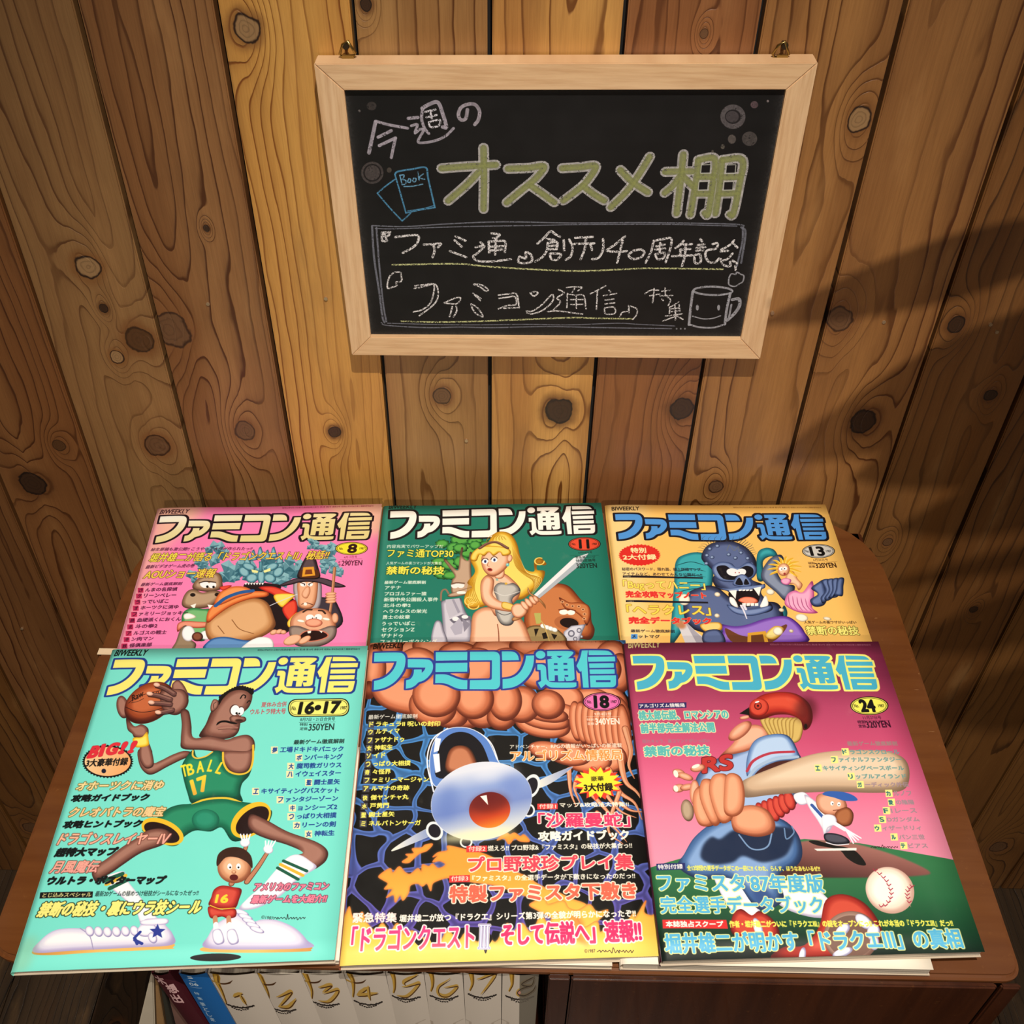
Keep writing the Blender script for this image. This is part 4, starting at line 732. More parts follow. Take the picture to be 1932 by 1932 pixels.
    s.text('緊急増ページ', 1530, 482, 1675, 478, 20, '0c1c18', bold=1.3); s.text('特別定価号', 1532, 506, 1677, 502, 22, '0c1c18', bold=1.3); s.text('320YEN', 1536, 552, 1688, 548, 38, '0c1c18', bold=1.8)
    w = 'fffdec'; y = 'f4ec54'
    s.text('内容充実でパワーアップだ', 154, 403, 566, 402, 27, w, bold=1.6); s.text('ファミ通TOP30', 152, 470, 640, 472, 62, y, bold=3, ol=[('0c3020', 3)])
    s.text('人気ゲームの裏コマンドが大集合', 147, 523, 556, 523, 24, w, bold=1.6); s.text('禁断の秘技', 144, 596, 574, 596, 64, y, bold=4, ol=[('0c3020', 3)])
    for t, x0, x1, yb, h in [('最新ゲーム徹底解剖',134,438,664,26),('アテナ',138,257,704,28),('プロゴルファー猿',134,444,749,30),('新宿中央公園殺人事件',130,528,792,32),('北斗の拳2',126,328,834,30),('ヘラクレスの栄光',124,448,878,32),('勇士の紋章',120,323,920,32),('うっでいぽこ',116,360,966,32),('セクションZ',112,356,1012,34),('ザナドゥ',107,270,1056,32),('ファミリーボクシング',103,520,1100,34),('マドゥーラの翼',98,420,1144,34)]: s.text(t, x0, yb, x1, yb-1, h, w, bold=2)
    return s

def cover13(quad):
    s = Art(1000, 1270, quad, 'fbc568', 440.)
    s.frame(1120, 930, 3.116)
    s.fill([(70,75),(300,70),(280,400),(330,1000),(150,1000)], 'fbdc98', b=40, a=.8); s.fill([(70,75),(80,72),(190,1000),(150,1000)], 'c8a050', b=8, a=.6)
    s.frame(1250, 1000, 2.8)
    tl = ('0c3c44', '1c7c88', '3cacb4')
    for p in [[(60,300),(70,170),(120,130),(200,120),(260,160),(260,300),(180,420),(60,600),(40,600)],[(500,130),(540,95),(590,105),(612,150),(570,140),(530,170),(540,260),(500,260)],[(640,400),(660,440),(640,500),(620,470)]]: s.puff(p, *tl, 24)
    for k in range(5): s.line([(70,190+k*36),(150,170+k*36),(230,190+k*30)], 5, '0c4c54', taper=.2)
    dk = ('0c0e1c', '303a5c', '5c6c98')
    s.puff([(110,420),(120,350),(180,310),(280,300),(420,400),(560,380),(620,400),(640,480),(600,540),(330,560),(200,540),(130,500)], *dk, 44); s.puff([(520,250),(560,160),(620,130),(640,160),(600,200),(640,280),(700,300),(660,380),(600,330)], '1c2030', '505a74', '8c98b0', 26)
    s.puff([(205,150),(230,90),(290,62),(370,60),(440,90),(490,150),(495,210),(470,260),(530,290),(520,330),(540,360),(580,400),(570,430),(480,450),(400,440),(360,400),(350,330),(290,310),(262,262),(280,230),(250,200)], *dk, 44)
    r = random.Random(3)
    for x, y in [(250,100),(290,85),(350,130),(385,148),(235,135),(262,145),(415,120),(450,150),(232,178),(470,180)]: s.puff(ell(x,y,12,9), '1c2440', '5c7098', 'a4b8d8', 6)
    for i in range(26): a = math.radians(185+i*7); x, y = 340+120*math.cos(a), 130+75*math.sin(a); s.line([(x,y),(x+24*math.cos(a+.4),y+26*math.sin(a)),(x+40*math.cos(a-.3),y+34*math.sin(a)+r.uniform(-8,12))], 3.5, '3a4448', w1=1)
    s.line([(340,110),(355,78),(378,110),(400,88),(405,115)], 4, '6c7478')
    s.puff([(262,200),(300,170),(360,175),(395,200),(450,170),(495,195),(490,240),(440,270),(330,275),(280,250)], '1c2848', '4c6090', '8094c0', 16)
    s.fill([(285,200),(330,188),(380,215),(440,190),(478,205),(470,245),(400,262),(320,258)], '0c0c18'); s.fill(ell(372,224,34,20,10), 'f8f8f8'); s.fill(ell(414,224,28,19,-10), 'f8f8f8'); s.fill(ell(385,226,3), 'b02020'); s.fill(ell(405,226,3), 'b02020')
    s.puff([(370,285),(400,240),(440,240),(475,290),(440,302),(400,300)], '1c2848', '4c6090', '8094c0', 12); s.fill([(385,286),(405,252),(425,290)], '080814'); s.fill([(430,288),(440,258),(458,286)], '080814')
    s.puff([(280,300),(340,310),(420,300),(520,290),(540,285),(535,310),(450,325),(350,325)], '1c2848', '4c6090', '8094c0', 10)
    s.fill([(350,330),(420,322),(500,310),(515,340),(500,390),(430,410),(370,390)], '120a10'); s.puff([(400,375),(430,355),(480,358),(505,380),(460,395)], '8c2c20', 'dc6848', 'f49878', 10)
    for x0, w, h in [(350,40,40),(485,38,-0)]: pass
    s.fill([(350,322),(392,318),(386,366)], 'fffdf4', smooth=False); s.fill([(480,308),(522,300),(510,350)], 'fffdf4', smooth=False)
    for k in range(4): s.fill([(402+k*19,316),(419+k*19,314),(418+k*19,322),(404+k*19,324)], 'fffdf4', smooth=False)
    s.puff([(355,355),(380,365),(400,410),(370,400),(355,380)], 'b8b0a8', 'fff8f0', 'ffffff', 8); s.puff([(525,380),(545,345),(560,390),(545,412),(515,408)], 'b8b0a8', 'fff8f0', 'ffffff', 8)
    s.puff([(340,395),(420,420),(500,415),(575,400),(560,430),(470,455),(380,440)], '1c2848', '4c6090', '8094c0', 12)
    for k in range(4): s.fill([(420+k*22,388),(440+k*22,386),(440+k*22,402),(422+k*22,403)], 'fffdf4', smooth=False)
    s.line([(415,400),(430,430),(445,470)], 12, 'ece8f4', w1=5); s.line([(430,400),(440,420)], 14, 'ece8f4')
    # purple wrap and belt
    s.puff([(300,500),(380,510),(450,500),(540,470),(640,455),(700,480),(750,540),(740,600),(300,600),(320,540)], '2c1050', '6a3ca4', '9c74d0', 26); s.fill([(330,520),(420,560),(530,560),(650,500),(640,540),(560,600),(380,600)], '6c3c24'); s.fill([(450,545),(545,535),(560,600),(448,600)], 'dca030', smooth=False); s.fill([(468,558),(530,552),(540,600),(468,600)], '6c3c1c', smooth=False)
    s.puff([(540,560),(590,510),(640,520),(620,560),(580,580)], '9c7020', 'dcb048', 'f8e08c', 12)
    for a in [(570,328,22,16),(290,342,16,12),(628,424,14,10),(288,454,14,11),(680,535,12,9),(735,465,34,20),(870,470,22,9),(115,370,30,30),(610,536,26,22)]: s.puff(ell(*a, rot=10), 'a89070', 'e8dcc0', 'fff8e4', 8)
    # small blonde captive in a pink gown, held in the fist
    s.puff([(645,390),(660,340),(700,320),(740,330),(790,270),(800,330),(800,360),(790,410),(820,440),(740,440),(680,420)], '9c3c70', 'e07cb0', 'fcb4d4', 20)
    for k in range(5): s.line([(665+k*22,345+k*4),(670+k*24,390+k*4),(690+k*26,425+k*2)], 4, 'a8487c', taper=.2)
    s.puff([(660,230),(690,220),(715,260),(740,290),(720,320),(700,290),(670,285),(650,260)], '9c5838', 'e0a078', 'fcd0ac', 14); s.puff([(625,265),(650,255),(680,265),(665,290),(635,285)], '9c3c70', 'e07cb0', 'fcb4d4', 10)
    hr = ('9c6c10', 'ecb430', 'fcec80')
    for k in range(11): a = math.radians(150+k*25); s.line([(645,205),(645+52*math.cos(a),200+44*math.sin(a)),(645+90*math.cos(a),205+66*math.sin(a))], 30, 'ecb430', w1=4)
    for k in range(11): a = math.radians(155+k*25); s.line([(645,205),(645+52*math.cos(a),200+44*math.sin(a)),(645+84*math.cos(a),205+60*math.sin(a))], 5, 'fcec80', w1=2)
    s.puff(ell(640,210,32,34,10), '9c5838', 'e0a078', 'fcd0ac', 16); s.fill(ell(626,206,11,10), 'ffffff'); s.fill(ell(648,204,11,10), 'ffffff'); s.fill(ell(630,207,3), '101010'); s.fill(ell(645,205,3), '101010'); s.fill(ell(645,232,6), '9c3030')
    gl = ('0c1428', '34446c', '6c80b0')
    s.puff([(785,310),(820,280),(850,265),(860,300),(870,360),(850,400),(800,405),(780,370),(820,340)], *gl, 18)
    for k in range(4): s.puff([(840+k*28,270-k*3),(880+k*26,262-k*2),(895+k*20,300),(885+k*22,350),(850+k*22,390-k*14),(835+k*20,360),(860+k*18,320)], *gl, 13)
    # pale blocks lower left
    s.fill([(75,490),(115,480),(180,540),(260,600),(120,600)], 'd8d4d8', smooth=False); s.fill([(115,480),(135,500),(240,600),(180,600)], 'a8a4b0', smooth=False); s.fill(ell(95,500,30,22,30), 'c08058', b=5); s.puff([(200,500),(300,490),(310,530),(230,540)], '8c5c10', 'd8a038', 'f4d47c', 12); s.puff([(220,540),(300,530),(330,600),(220,600)], *dk, 16)
    s.frame(1120, 930, 3.116)
    draw_logo(s, (125, 128), (1371, 276), (148, 276), '5098e0', '0e0e1c', 4.4)
    for i in range(7): s.line([(650+i*32,285),(640+i*36,268),(655+i*34,255)], 3, '3a4448', w1=1)
    s.text('BIWEEKLY', 106, 108, 270, 106, 23, '1c1410', bold=1.5, slant=.05); s.text('昭和62年6月26日発行(隔週金曜日発行) 第2巻 第13号 通巻25号 昭和61年9月8日第三種郵便物認可', 822, 90, 1340, 92, 9, '7c4c20', bold=.2)
    badge(s, 1322, 344, 96, 41, 'd4d0c8', '13', tw=.46, th=1.4); s.text('6月26日号', 1292, 402, 1380, 401, 13, '3a2010', bold=.7); s.line([(1258,408),(1432,406)], 1.2, '3a2010', smooth=False)
    s.text('特別', 1264, 423, 1302, 422, 14, '2c140c', bold=1.2); s.text('定価', 1267, 442, 1304, 441, 15, '2c140c', bold=1.2); s.text('320YEN', 1308, 445, 1432, 442, 32, '2c140c', bold=1.8)
    s.fill(burst(270, 368, 125, 64, 34, .92), 'e02c24', smooth=False); s.text('特別', 218, 358, 312, 357, 34, 'f8f0b0', bold=2.6); s.text('2大付録', 172, 398, 372, 396, 34, 'f8f0b0', bold=2.6)
    s.text('秘密のパスワード、隠れ面、極上詳細マップ、', 166, 460, 640, 462, 20, '14101c', bold=1.2); s.text('アイテムなど、あわせてみんな公開だっ!!', 170, 488, 640, 494, 20, '14101c', bold=1.2)
    s.fill([(172,488),(240,488),(642,498),(642,506),(172,500)], '14101c', smooth=False); s.fill([(190,632),(260,633),(672,642),(674,652),(190,644)], '14101c', smooth=False); s.text('付録1', 180, 500, 218, 500, 9, 'f8e8b0', bold=.6); s.text('付録2', 198, 644, 238, 644, 9, 'f8e8b0', bold=.6)
    ye = s.grad((300,520),(300,570),['fcf070','f8dc50']); o = [('7c4c14', 2)]
    s.text('「Bugってハニー」', 174, 576, 662, 582, 64, ye, bold=2.6, ol=o); s.text('完全攻略マップノート', 188, 618, 666, 626, 42, 'e4302c', bold=3.4, ol=[('fbd488', 1.5)])
    s.text('「ヘラクレス」', 196, 722, 694, 724, 66, ye, bold=3.4, ol=o); s.text('完全データブック', 206, 772, 698, 778, 44, 'e4302c', bold=4, ol=[('fbd488', 1.5)])
    s.text('最新ゲーム徹底解剖', 218, 823, 478, 826, 20, '14101c', bold=1.4); s.fill(rect(220,832,258,860), '5098e0', smooth=False); s.text('メ', 226, 856, 250, 856, 22, '14101c', bold=1.6); s.text('ットマグ', 264, 856, 392, 858, 22, '14101c', bold=1.6)
    s.text('人気ゲームの裏ワザがいっぱい', 1238, 771, 1548, 772, 19, '1c140c', bold=1.2); s.text('禁断の秘技', 1254, 838, 1568, 840, 56, 'f8ec7c', bold=3, ol=[('3c3810', 2.4)])
    return s
def board_art(quad):
    """chalk and chalk-marker lettering on the blackboard"""
    s = Art(1680, 1120, quad, '0d0c0c', 770.); W, H = s.W, s.H
    n = vnoise(W, H, 60, 1)*.5+vnoise(W, H, 200, 2)*.5; st = vnoise(W, H, 5, 3)
    x = np.linspace(0, 1, W)[None]; y = np.linspace(0, 1, H)[:, None]
    edge = np.exp(-np.minimum(np.minimum(x, 1-x)*W, np.minimum(y*1.6, 1-y)*H)/16)*(.35+st*.5)
    s.img += (n[..., None]*.035+(edge*.2)[..., None]*np.array([1, .98, .96]))
    st2 = vnoise(W, 1, 300, 5)*0+vnoise(1, H, 22, 6); s.img += (st2[..., None]*.012)
    n1 = vnoise(W, H, 3.2, 7); n2 = vnoise(W, H, 2, 8); n3 = vnoise(W, H, 9, 9)
    chalk = np.clip((n1*.6+n2*.4-.30)*5, 0.08, 1); paint = np.clip(1.15-np.clip((n1*.5+n3*.5-.62)*6, 0, 1)*.8, .2, 1)*np.clip(.72+n3*.35, 0, 1)
    s.rough = paint
    s.frame(640, 160, 4.3909); g = 'aaa2ae'; L = lambda p, w=36, c=g, **k: s.line(p, w, c, **k)
    # 今週の
    L([(240,585),(265,470),(295,325)], 30); L([(300,322),(400,350),(560,380)], 24); L([(315,455),(425,400)], 26); L([(325,525),(460,460)], 26); L([(460,462),(440,550),(425,625)], 24)
    L([(565,298),(645,290)], 26); L([(590,360),(640,350),(620,420),(660,390),(690,400),(645,490),(700,500),(800,480),(880,440),(940,380)], 22)
    L([(685,215),(675,300),(700,380),(735,425)], 24); L([(680,215),(740,180),(810,165),(850,260),(880,370),(850,370)], 30)
    s.rough = chalk
    for p in [[(705,245),(790,225)],[(715,290),(800,270)],[(745,230),(760,300)],[(735,330),(825,310),(815,360),(750,370),(735,335)]]: L(p, 16, 'd8d4dc')
    s.rough = paint
    L([(1055,225),(1040,300),(1000,310),(980,270),(1000,210),(1060,180),(1120,185),(1155,240),(1145,310),(1115,350)], 28, 'a89ea8')
    # bubbles
    for a, c in [((262,195,40,36,0),'3c3634'),((160,236,10,12,0),'6c6664'),((408,728,20,22,0),'4e4640')]: s.fill(ell(*a), c)
    for cx, cy, r, f in [(268,750,92,(640,160))]: s.fill(ell(cx,cy,r), '4a4342'); s.fill(ell(cx,cy,74), '171314'); s.fill(ell(cx,cy,62), '4a4342')
    # books in blue
    b = '4c8cb4'; L([(455,765),(480,740),(600,720),(710,708),(730,800),(785,1040)], 15, b); L([(455,765),(500,920),(545,1080)], 13, b); L([(545,1085),(660,1060),(785,1040)], 13, b); L([(560,1068),(700,1045),(780,1022)], 8, b); L([(455,805),(380,860),(310,920)], 12, b); L([(310,920),(420,1050),(515,1150)], 13, b); L([(515,1150),(550,1120),(585,1085)], 12, b)
    for p in [[(495,770),(515,850)],[(495,772),(530,770),(520,805),(510,808)],[(512,806),(545,815),(540,845),(515,848)],[(570,800),(560,825),(580,830),(585,805),(570,800)],[(610,795),(602,820),(622,825),(630,800),(612,795)],[(645,745),(655,815)],[(690,760),(655,790),(702,805)],[(530,865),(600,862),(685,845)]]: L(p, 10, '6aa4c8')
    # オススメ棚: pale outline with an olive filling
    big = [[(840,715),(1000,702),(1290,685)],[(1188,545),(1192,800),(1188,1055)],[(1150,745),(1050,850),(895,985)],
     [(1390,718),(1560,712),(1690,700),(1620,800),(1500,900),(1380,1000)],[(1580,860),(1680,930),(1775,1000)],
     [(1840+0,715),(2000,705),(2120,700),(2040,830),(1950,910),(1850,985)],[(2010,860),(2100,930),(2190,985)]]
    ob = 1844.2
    big += [[(725+ob,620),(640+ob,760),(540+ob,900),(400+ob,1040)],[(480+ob,730),(580+ob,830),(710+ob,915)],
     [(1005+ob,600),(990+ob,760),(950+ob,1090)],[(855+ob,745),(1080+ob,740)],[(970+ob,790),(920+ob,860),(850+ob,920)],[(1010+ob,790),(1090+ob,870)],
     [(1130+ob,650),(1115+ob,800),(1065+ob,1100)],[(1130+ob,645),(1270+ob,640),(1250+ob,860),(1215+ob,1090),(1185+ob,1085)],[(1130+ob,785),(1255+ob,785)],[(1115+ob,925),(1240+ob,925)],
     [(1330+ob,645),(1310+ob,850),(1275+ob,1090)],[(1330+ob,645),(1500+ob,645),(1475+ob,850),(1425+ob,1090),(1395+ob,1095)],[(1330+ob,790),(1480+ob,785)],[(1310+ob,925),(1460+ob,920)]]
    for p in big: s.line(p, 88, 'b6b2b0', smooth=len(p) > 2 and p[0][1] != p[-1][1])
    for p in big: s.line(p, 54, '787c4e', smooth=len(p) > 2 and p[0][1] != p[-1][1])
    s.rough = chalk*.6
    for p in big: s.line([(x+4, y+3) for x, y in p], 22, '8e9456', smooth=len(p) > 2 and p[0][1] != p[-1][1])
    s.rough = None
    for X, Y in [(1160,690),(1370,690),(1140,830),(1350,830)]: s.fill([(X+ob,Y),(X+72+ob,Y-3),(X+66+ob,Y+60),(X-6+ob,Y+62)], '141213', smooth=False, ol='b8b8ae', ow=8)
    s.rough = paint
    s.frame(1060, 160, 4.3909)
    for a, c in [((1600,185,32,30),'5c4a4e'),((1713,155,10,10),'8c8080'),((1412,472,34,38),'5c5450'),((1560,468,64,60),'4c4644'),((1335,535,17,20),'5a544c'),((1250,574,11,11),'5a544c')]: s.fill(ell(*a), c)
    s.fill(ell(1420,285,105,102), '5c5658'); s.fill(ell(1420,285,66,60), '171416'); s.fill(ell(1415,285,54,48), '484244')
    # frame of the message
    s.frame(680, 410, 4.83); f = '70727e'; o2 = (1060-680)*4.83
    L([(105,100),(400,110),(800,85),(1300,68),(1900,80),(2600,75),(o2+1580,88),(o2+1660,120)], 13, f); L([(130,125),(300,130),(900,112),(1700,100),(o2+100,95),(o2+900,90),(o2+1600,105)], 11, f)
    L([(100,105),(120,400),(165,700),(195,930),(215,985)], 20, f); L([(140,120),(165,450),(200,800),(230,975)], 18, f)
    L([(185,985),(240,1010),(600,1030),(900,1025),(1200,1030),(1700,1020),(2200,1030),(o2+1000,1040)], 13, f); L([(240,990),(600,1000),(1000,1005),(1500,1000),(1900,1005),(o2+500,990),(o2+700,1000),(o2+1030,1015)], 11, f)
    L([(o2+1640,115),(o2+1680,170),(o2+1640,440)], 20, f); L([(o2+1655,130),(o2+1650,250),(o2+1600,470)], 18, f)
    for i in range(3): s.fill(ell(o2+1047+i*38,1040,8), '8c8c94')
    s.rough = chalk; c = 'dcd8d8'; K = lambda p, w=23, col=c: s.line(p, w, col)
    y_ = 'c4c68c'; K([(285,458),(500,455),(900,452),(1200,480),(1900,515),(2400,500),(o2+800,490),(o2+1470,498)], 17, y_); K([(365,972),(700,980),(1200,968),(1900,940),(o2+300,945),(o2+640,950)], 17, y_)
    # 『ファミ通』創刊40周年記念
    for p in [[(190,165),(265,160)],[(190,170),(195,240),(235,240)],[(215,175),(212,200),(250,190),(262,165)],[(225,205),(235,238)],
      [(310,205),(400,195),(515,190),(515,250),(470,300),(380,350)],[(570,275),(650,272),(725,265),(700,300)],[(660,285),(668,330),(650,390)],
      [(860,200),(950,240)],[(850,235),(915,295)],[(808,335),(955,390)],
      [(1085,255),(1110,275)],[(1040,300),(1120,290),(1050,360),(1020,385),(1060,425),(1200,430),(1365,408)],
      [(1185,175),(1260,185),(1225,220)],[(1200,215),(1235,235)],[(1160,255),(1165,350)],[(1160,250),(1240,245),(1310,250),(1308,345)],[(1170,295),(1290,290)],[(1180,330),(1280,322)],[(1225,250),(1218,368)],
      [(1440,385),(1435,440),(1545,435),(1550,375),(1500,345),(1500,400),(1470,395),(1440,385)],
      [(1605,268),(1670,210),(1725,155),(1765,180),(1810,205)],[(1690,225),(1760,235)],[(1700,260),(1690,330),(1650,390),(1585,430)],[(1710,260),(1785,255),(1780,320)],[(1710,290),(1780,285)],[(1710,320),(1775,318)],[(1720,360),(1730,405),(1780,415),(1820,365),(1730,355)]]: K(p)
    q = [[(1845-o2,235),(1850-o2,330)],[(0+60,230),(90,300),(75,380),(30,415)],[(115,215),(275,205)],[(100,270),(290,265)],[(215,215),(200,320),(165,410)],[(255,275),(270,325)],[(370,225),(370,320),(330,395),(270,408)],
      [(570,200),(480,275),(405,330),(500,340),(590,335)],[(550,240),(525,340),(500,440)],[(650,330),(605,370),(640,405),(710,395),(750,350),(720,320),(650,330)],
      [(835,240),(810,340),(760,440)],[(835,240),(920,225),(995,220),(985,320),(945,435)],[(860,290),(935,275)],[(850,320),(940,310)],[(895,260),(890,340)],[(850,365),(870,405),(920,400),(935,350),(850,362)],
      [(1110,240),(1075,280),(1035,305)],[(1070,275),(1185,270)],[(1080,320),(1170,315)],[(1080,320),(1080,375)],[(1005,380),(1185,372)],[(1130,275),(1120,380),(1095,470)],
      [(1265,225),(1280,245)],[(1235,280),(1300,270)],[(1230,305),(1310,298)],[(1225,330),(1290,325)],[(1210,370),(1215,440),(1265,435),(1260,365),(1210,370)],[(1375,270),(1420,262),(1410,310),(1330,325),(1310,370),(1340,430),(1400,435),(1435,400)],
      [(1575,235),(1530,280),(1455,320)],[(1560,260),(1605,300)],[(1450,335),(1520,330)],[(1560,355),(1520,400),(1475,420)],[(1450,405),(1480,460),(1540,470),(1535,430)],[(1560,420),(1600,445)],[(1585,470),(1590,505)]]
    for p in q: K([(x+o2, y) for x, y in p])
    # 『ファミコン通信』特集
    for p in [[(355,525),(300,530),(255,575),(240,670),(290,660),(325,650),(320,615),(370,605),(358,525)],
      [(485,675),(580,655),(670,635),(700,700),(690,780),(640,840),(530,922)],[(490,650),(580,640),(660,640),(655,740),(620,820),(550,870),(475,888)],
      [(755,805),(850,765),(905,762),(880,810),(830,815),(755,808)],[(830,840),(820,880),(805,930)],[(865,835),(870,880),(840,935)],
      [(1025,635),(1100,645),(1155,685),(1135,700),(1080,660),(1025,640)],[(1018,720),(1085,785)],[(1045,735),(1090,765)],[(1000,815),(1060,850),(1110,930),(1050,905),(1015,860),(1000,815)],
      [(1250,735),(1350,725),(1415,725),(1440,850)],[(1255,765),(1330,755),(1400,750),(1410,820),(1330,830),(1250,860)],[(1300,855),(1440,848)],
      [(1540,715),(1575,745),(1610,715),(1580,705),(1545,715)],[(1505,880),(1560,880),(1650,820),(1740,730),(1745,790),(1660,870),(1560,905),(1510,895)],
      [(1800,685),(1850,715),(1785,760),(1815,800),(1745,880)],[(1700,885),(1800,880),(2020,908)]]: K(p, 16)
    for p in [[(35,665),(110,660),(180,665),(140,695)],[(110,675),(90,710)],[(45,720),(40,850)],[(45,725),(120,735),(195,740),(215,860)],[(75,775),(190,775)],[(75,820),(200,818)],[(125,745),(128,855)],
      [(395,650),(320,690),(250,725)],[(320,690),(315,780),(310,865)],[(425,690),(440,705)],[(375,740),(440,730),(495,720)],[(390,780),(470,770)],[(390,815),(480,805)],[(385,850),(395,905),(480,900),(470,845),(385,850)],
      [(525,930),(550,890),(600,880),(605,830),(610,895)],[(625,835),(680,860),(680,910),(645,955)],
      [(755,720),(810,690),(880,690)],[(800,740),(890,725)],[(840,675),(835,740),(825,805)],[(905,700),(985,690)],[(940,670),(945,735)],[(895,740),(1010,738)],[(910,770),(925,785)],[(960,750),(990,780),(970,830)],
      [(1065,795),(1010,830),(980,850)],[(985,840),(980,900)],[(1000,860),(1070,850)],[(1000,885),(1070,875)],[(1030,825),(1035,900)],[(945,925),(1100,905)],[(1070,820),(1075,880)],[(1040,900),(1035,960)],[(1030,930),(920,970)],[(1045,920),(1105,955)]]: K([(x+o2, y) for x, y in p], 14)
    # smiling cup
    s.rough = paint; s.frame(1060, 410, 4.83); m = 'a2a2aa'
    L([(1160,1005),(1175,850),(1195,700)], 26, m); L([(1540,720),(1510,850),(1490,1000)], 26, m); L([(1160,1000),(1250,1025),(1380,1030),(1490,1000)], 20, m); L(ell(1380,695,178,38,1,n=24,a1=358), 22, m)
    L([(1560,775),(1620,770),(1625,830),(1580,900),(1510,965)], 34, m); L([(1550,820),(1530,930)], 20, m); L([(1190,925),(1290,950),(1380,945),(1450,922)], 13, m); s.fill(ell(1237,848,14,26), m); s.fill(ell(1433,848,14,26), m)
    L([(1530,570),(1550,540),(1590,545),(1600,525),(1640,545),(1665,560),(1655,610),(1625,630),(1580,655),(1530,640),(1525,600),(1530,570)], 14, m)
    s.rough = None
    return s
# ---------------------------------------------------------------- node helper
class NT:
    def __init__(s, name, rough=.5, coat=0, spec=.5, metal=0):
        s.m = bpy.data.materials.new(name); s.m.use_nodes = True; s.t = s.m.node_tree; s.b = s.t.nodes['Principled BSDF']
        s.b.inputs['Roughness'].default_value = rough; s.b.inputs['Coat Weight'].default_value = coat; s.b.inputs['Specular IOR Level'].default_value = spec; s.b.inputs['Metallic'].default_value = metal
    def n(s, typ, ins=(), **kw):
        nd = s.t.nodes.new(typ)
        for k, v in kw.items(): setattr(nd, k, v)
        for i, v in (ins.items() if isinstance(ins, dict) else enumerate(ins)):
            if v is None: continue
            if hasattr(v, 'is_output') or isinstance(v, bpy.types.NodeSocket): s.t.links.new(v, nd.inputs[i])
            else: nd.inputs[i].default_value = v
        return nd
    def ma(s, op, a, b=None, c=None, clamp=False): return s.n('ShaderNodeMath', [a, b, c], operation=op, use_clamp=clamp).outputs[0]
    def mr(s, v, a, b, c=0., d=1., mode='SMOOTHSTEP'): return s.n('ShaderNodeMapRange', [v, a, b, c, d], interpolation_type=mode).outputs[0]
    def mix(s, f, a, b, mode='MIX'):
        nd = s.t.nodes.new('ShaderNodeMix'); nd.data_type = 'RGBA'; nd.blend_type = mode
        for i, v in ((0, f), (6, a), (7, b)):
            if isinstance(v, bpy.types.NodeSocket): s.t.links.new(v, nd.inputs[i])
            elif i == 0: nd.inputs[0].default_value = v
            else: nd.inputs[i].default_value = lin(v)
        return nd.outputs[2]
    def co(s, kind='Object'): return s.n('ShaderNodeTexCoord').outputs[kind]
    def xyz(s, v): o = s.n('ShaderNodeSeparateXYZ', [v]).outputs; return o[0], o[1], o[2]
    def vec(s, x, y, z): return s.n('ShaderNodeCombineXYZ', [x, y, z]).outputs[0]
    def sc(s, v, k, off=(0, 0, 0)): return s.n('ShaderNodeMapping', {0: v, 1: off, 3: k}).outputs[0]
    def noise(s, v, scale=1., det=2., rough=.5): return s.n('ShaderNodeTexNoise', {'Vector': v, 'Scale': scale, 'Detail': det, 'Roughness': rough}).outputs['Fac']
    def col(s, c): s.t.links.new(c, s.b.inputs['Base Color']) if isinstance(c, bpy.types.NodeSocket) else setattr(s.b.inputs['Base Color'], 'default_value', lin(c)); return s
    def bump(s, h, d=.001, k=1.): 
        nd = s.n('ShaderNodeBump', {'Height': h, 'Distance': d, 'Strength': k}); s.t.links.new(nd.outputs[0], s.b.inputs['Normal']); return s
    def rgh(s, v): s.t.links.new(v, s.b.inputs['Roughness']); return s
def lin(c):
    if isinstance(c, str): c = [int(c[i:i+2], 16)/255 for i in (0, 2, 4)]
    elif len(c) == 4: return c
    return tuple(v/12.92 if v <= .04045 else ((v+.055)/1.055)**2.4 for v in c)+(1.,)

def plain(name, c, rough=.5, **k): return NT(name, rough, **k).col(c).m

def paper(name, c, c2, rough=.6):
    t = NT(name, rough); v = t.co(); return t.col(t.mix(t.noise(v, 60, 4), c, c2)).m

def edge_pages(name, c, c2, axis=2, freq=900.):
    """stacked leaves: fine lines along the cut edge"""
    t = NT(name, .8); x, y, z = t.xyz(t.co()); v = t.vec(t.ma('MULTIPLY', x, 3.), t.ma('MULTIPLY', y, 3.), t.ma('MULTIPLY', z, freq*2))
    n = t.noise(v, 1., 3, .7); return t.col(t.mix(t.mr(n, .35, .62), c2, c)).bump(n, .0003).m

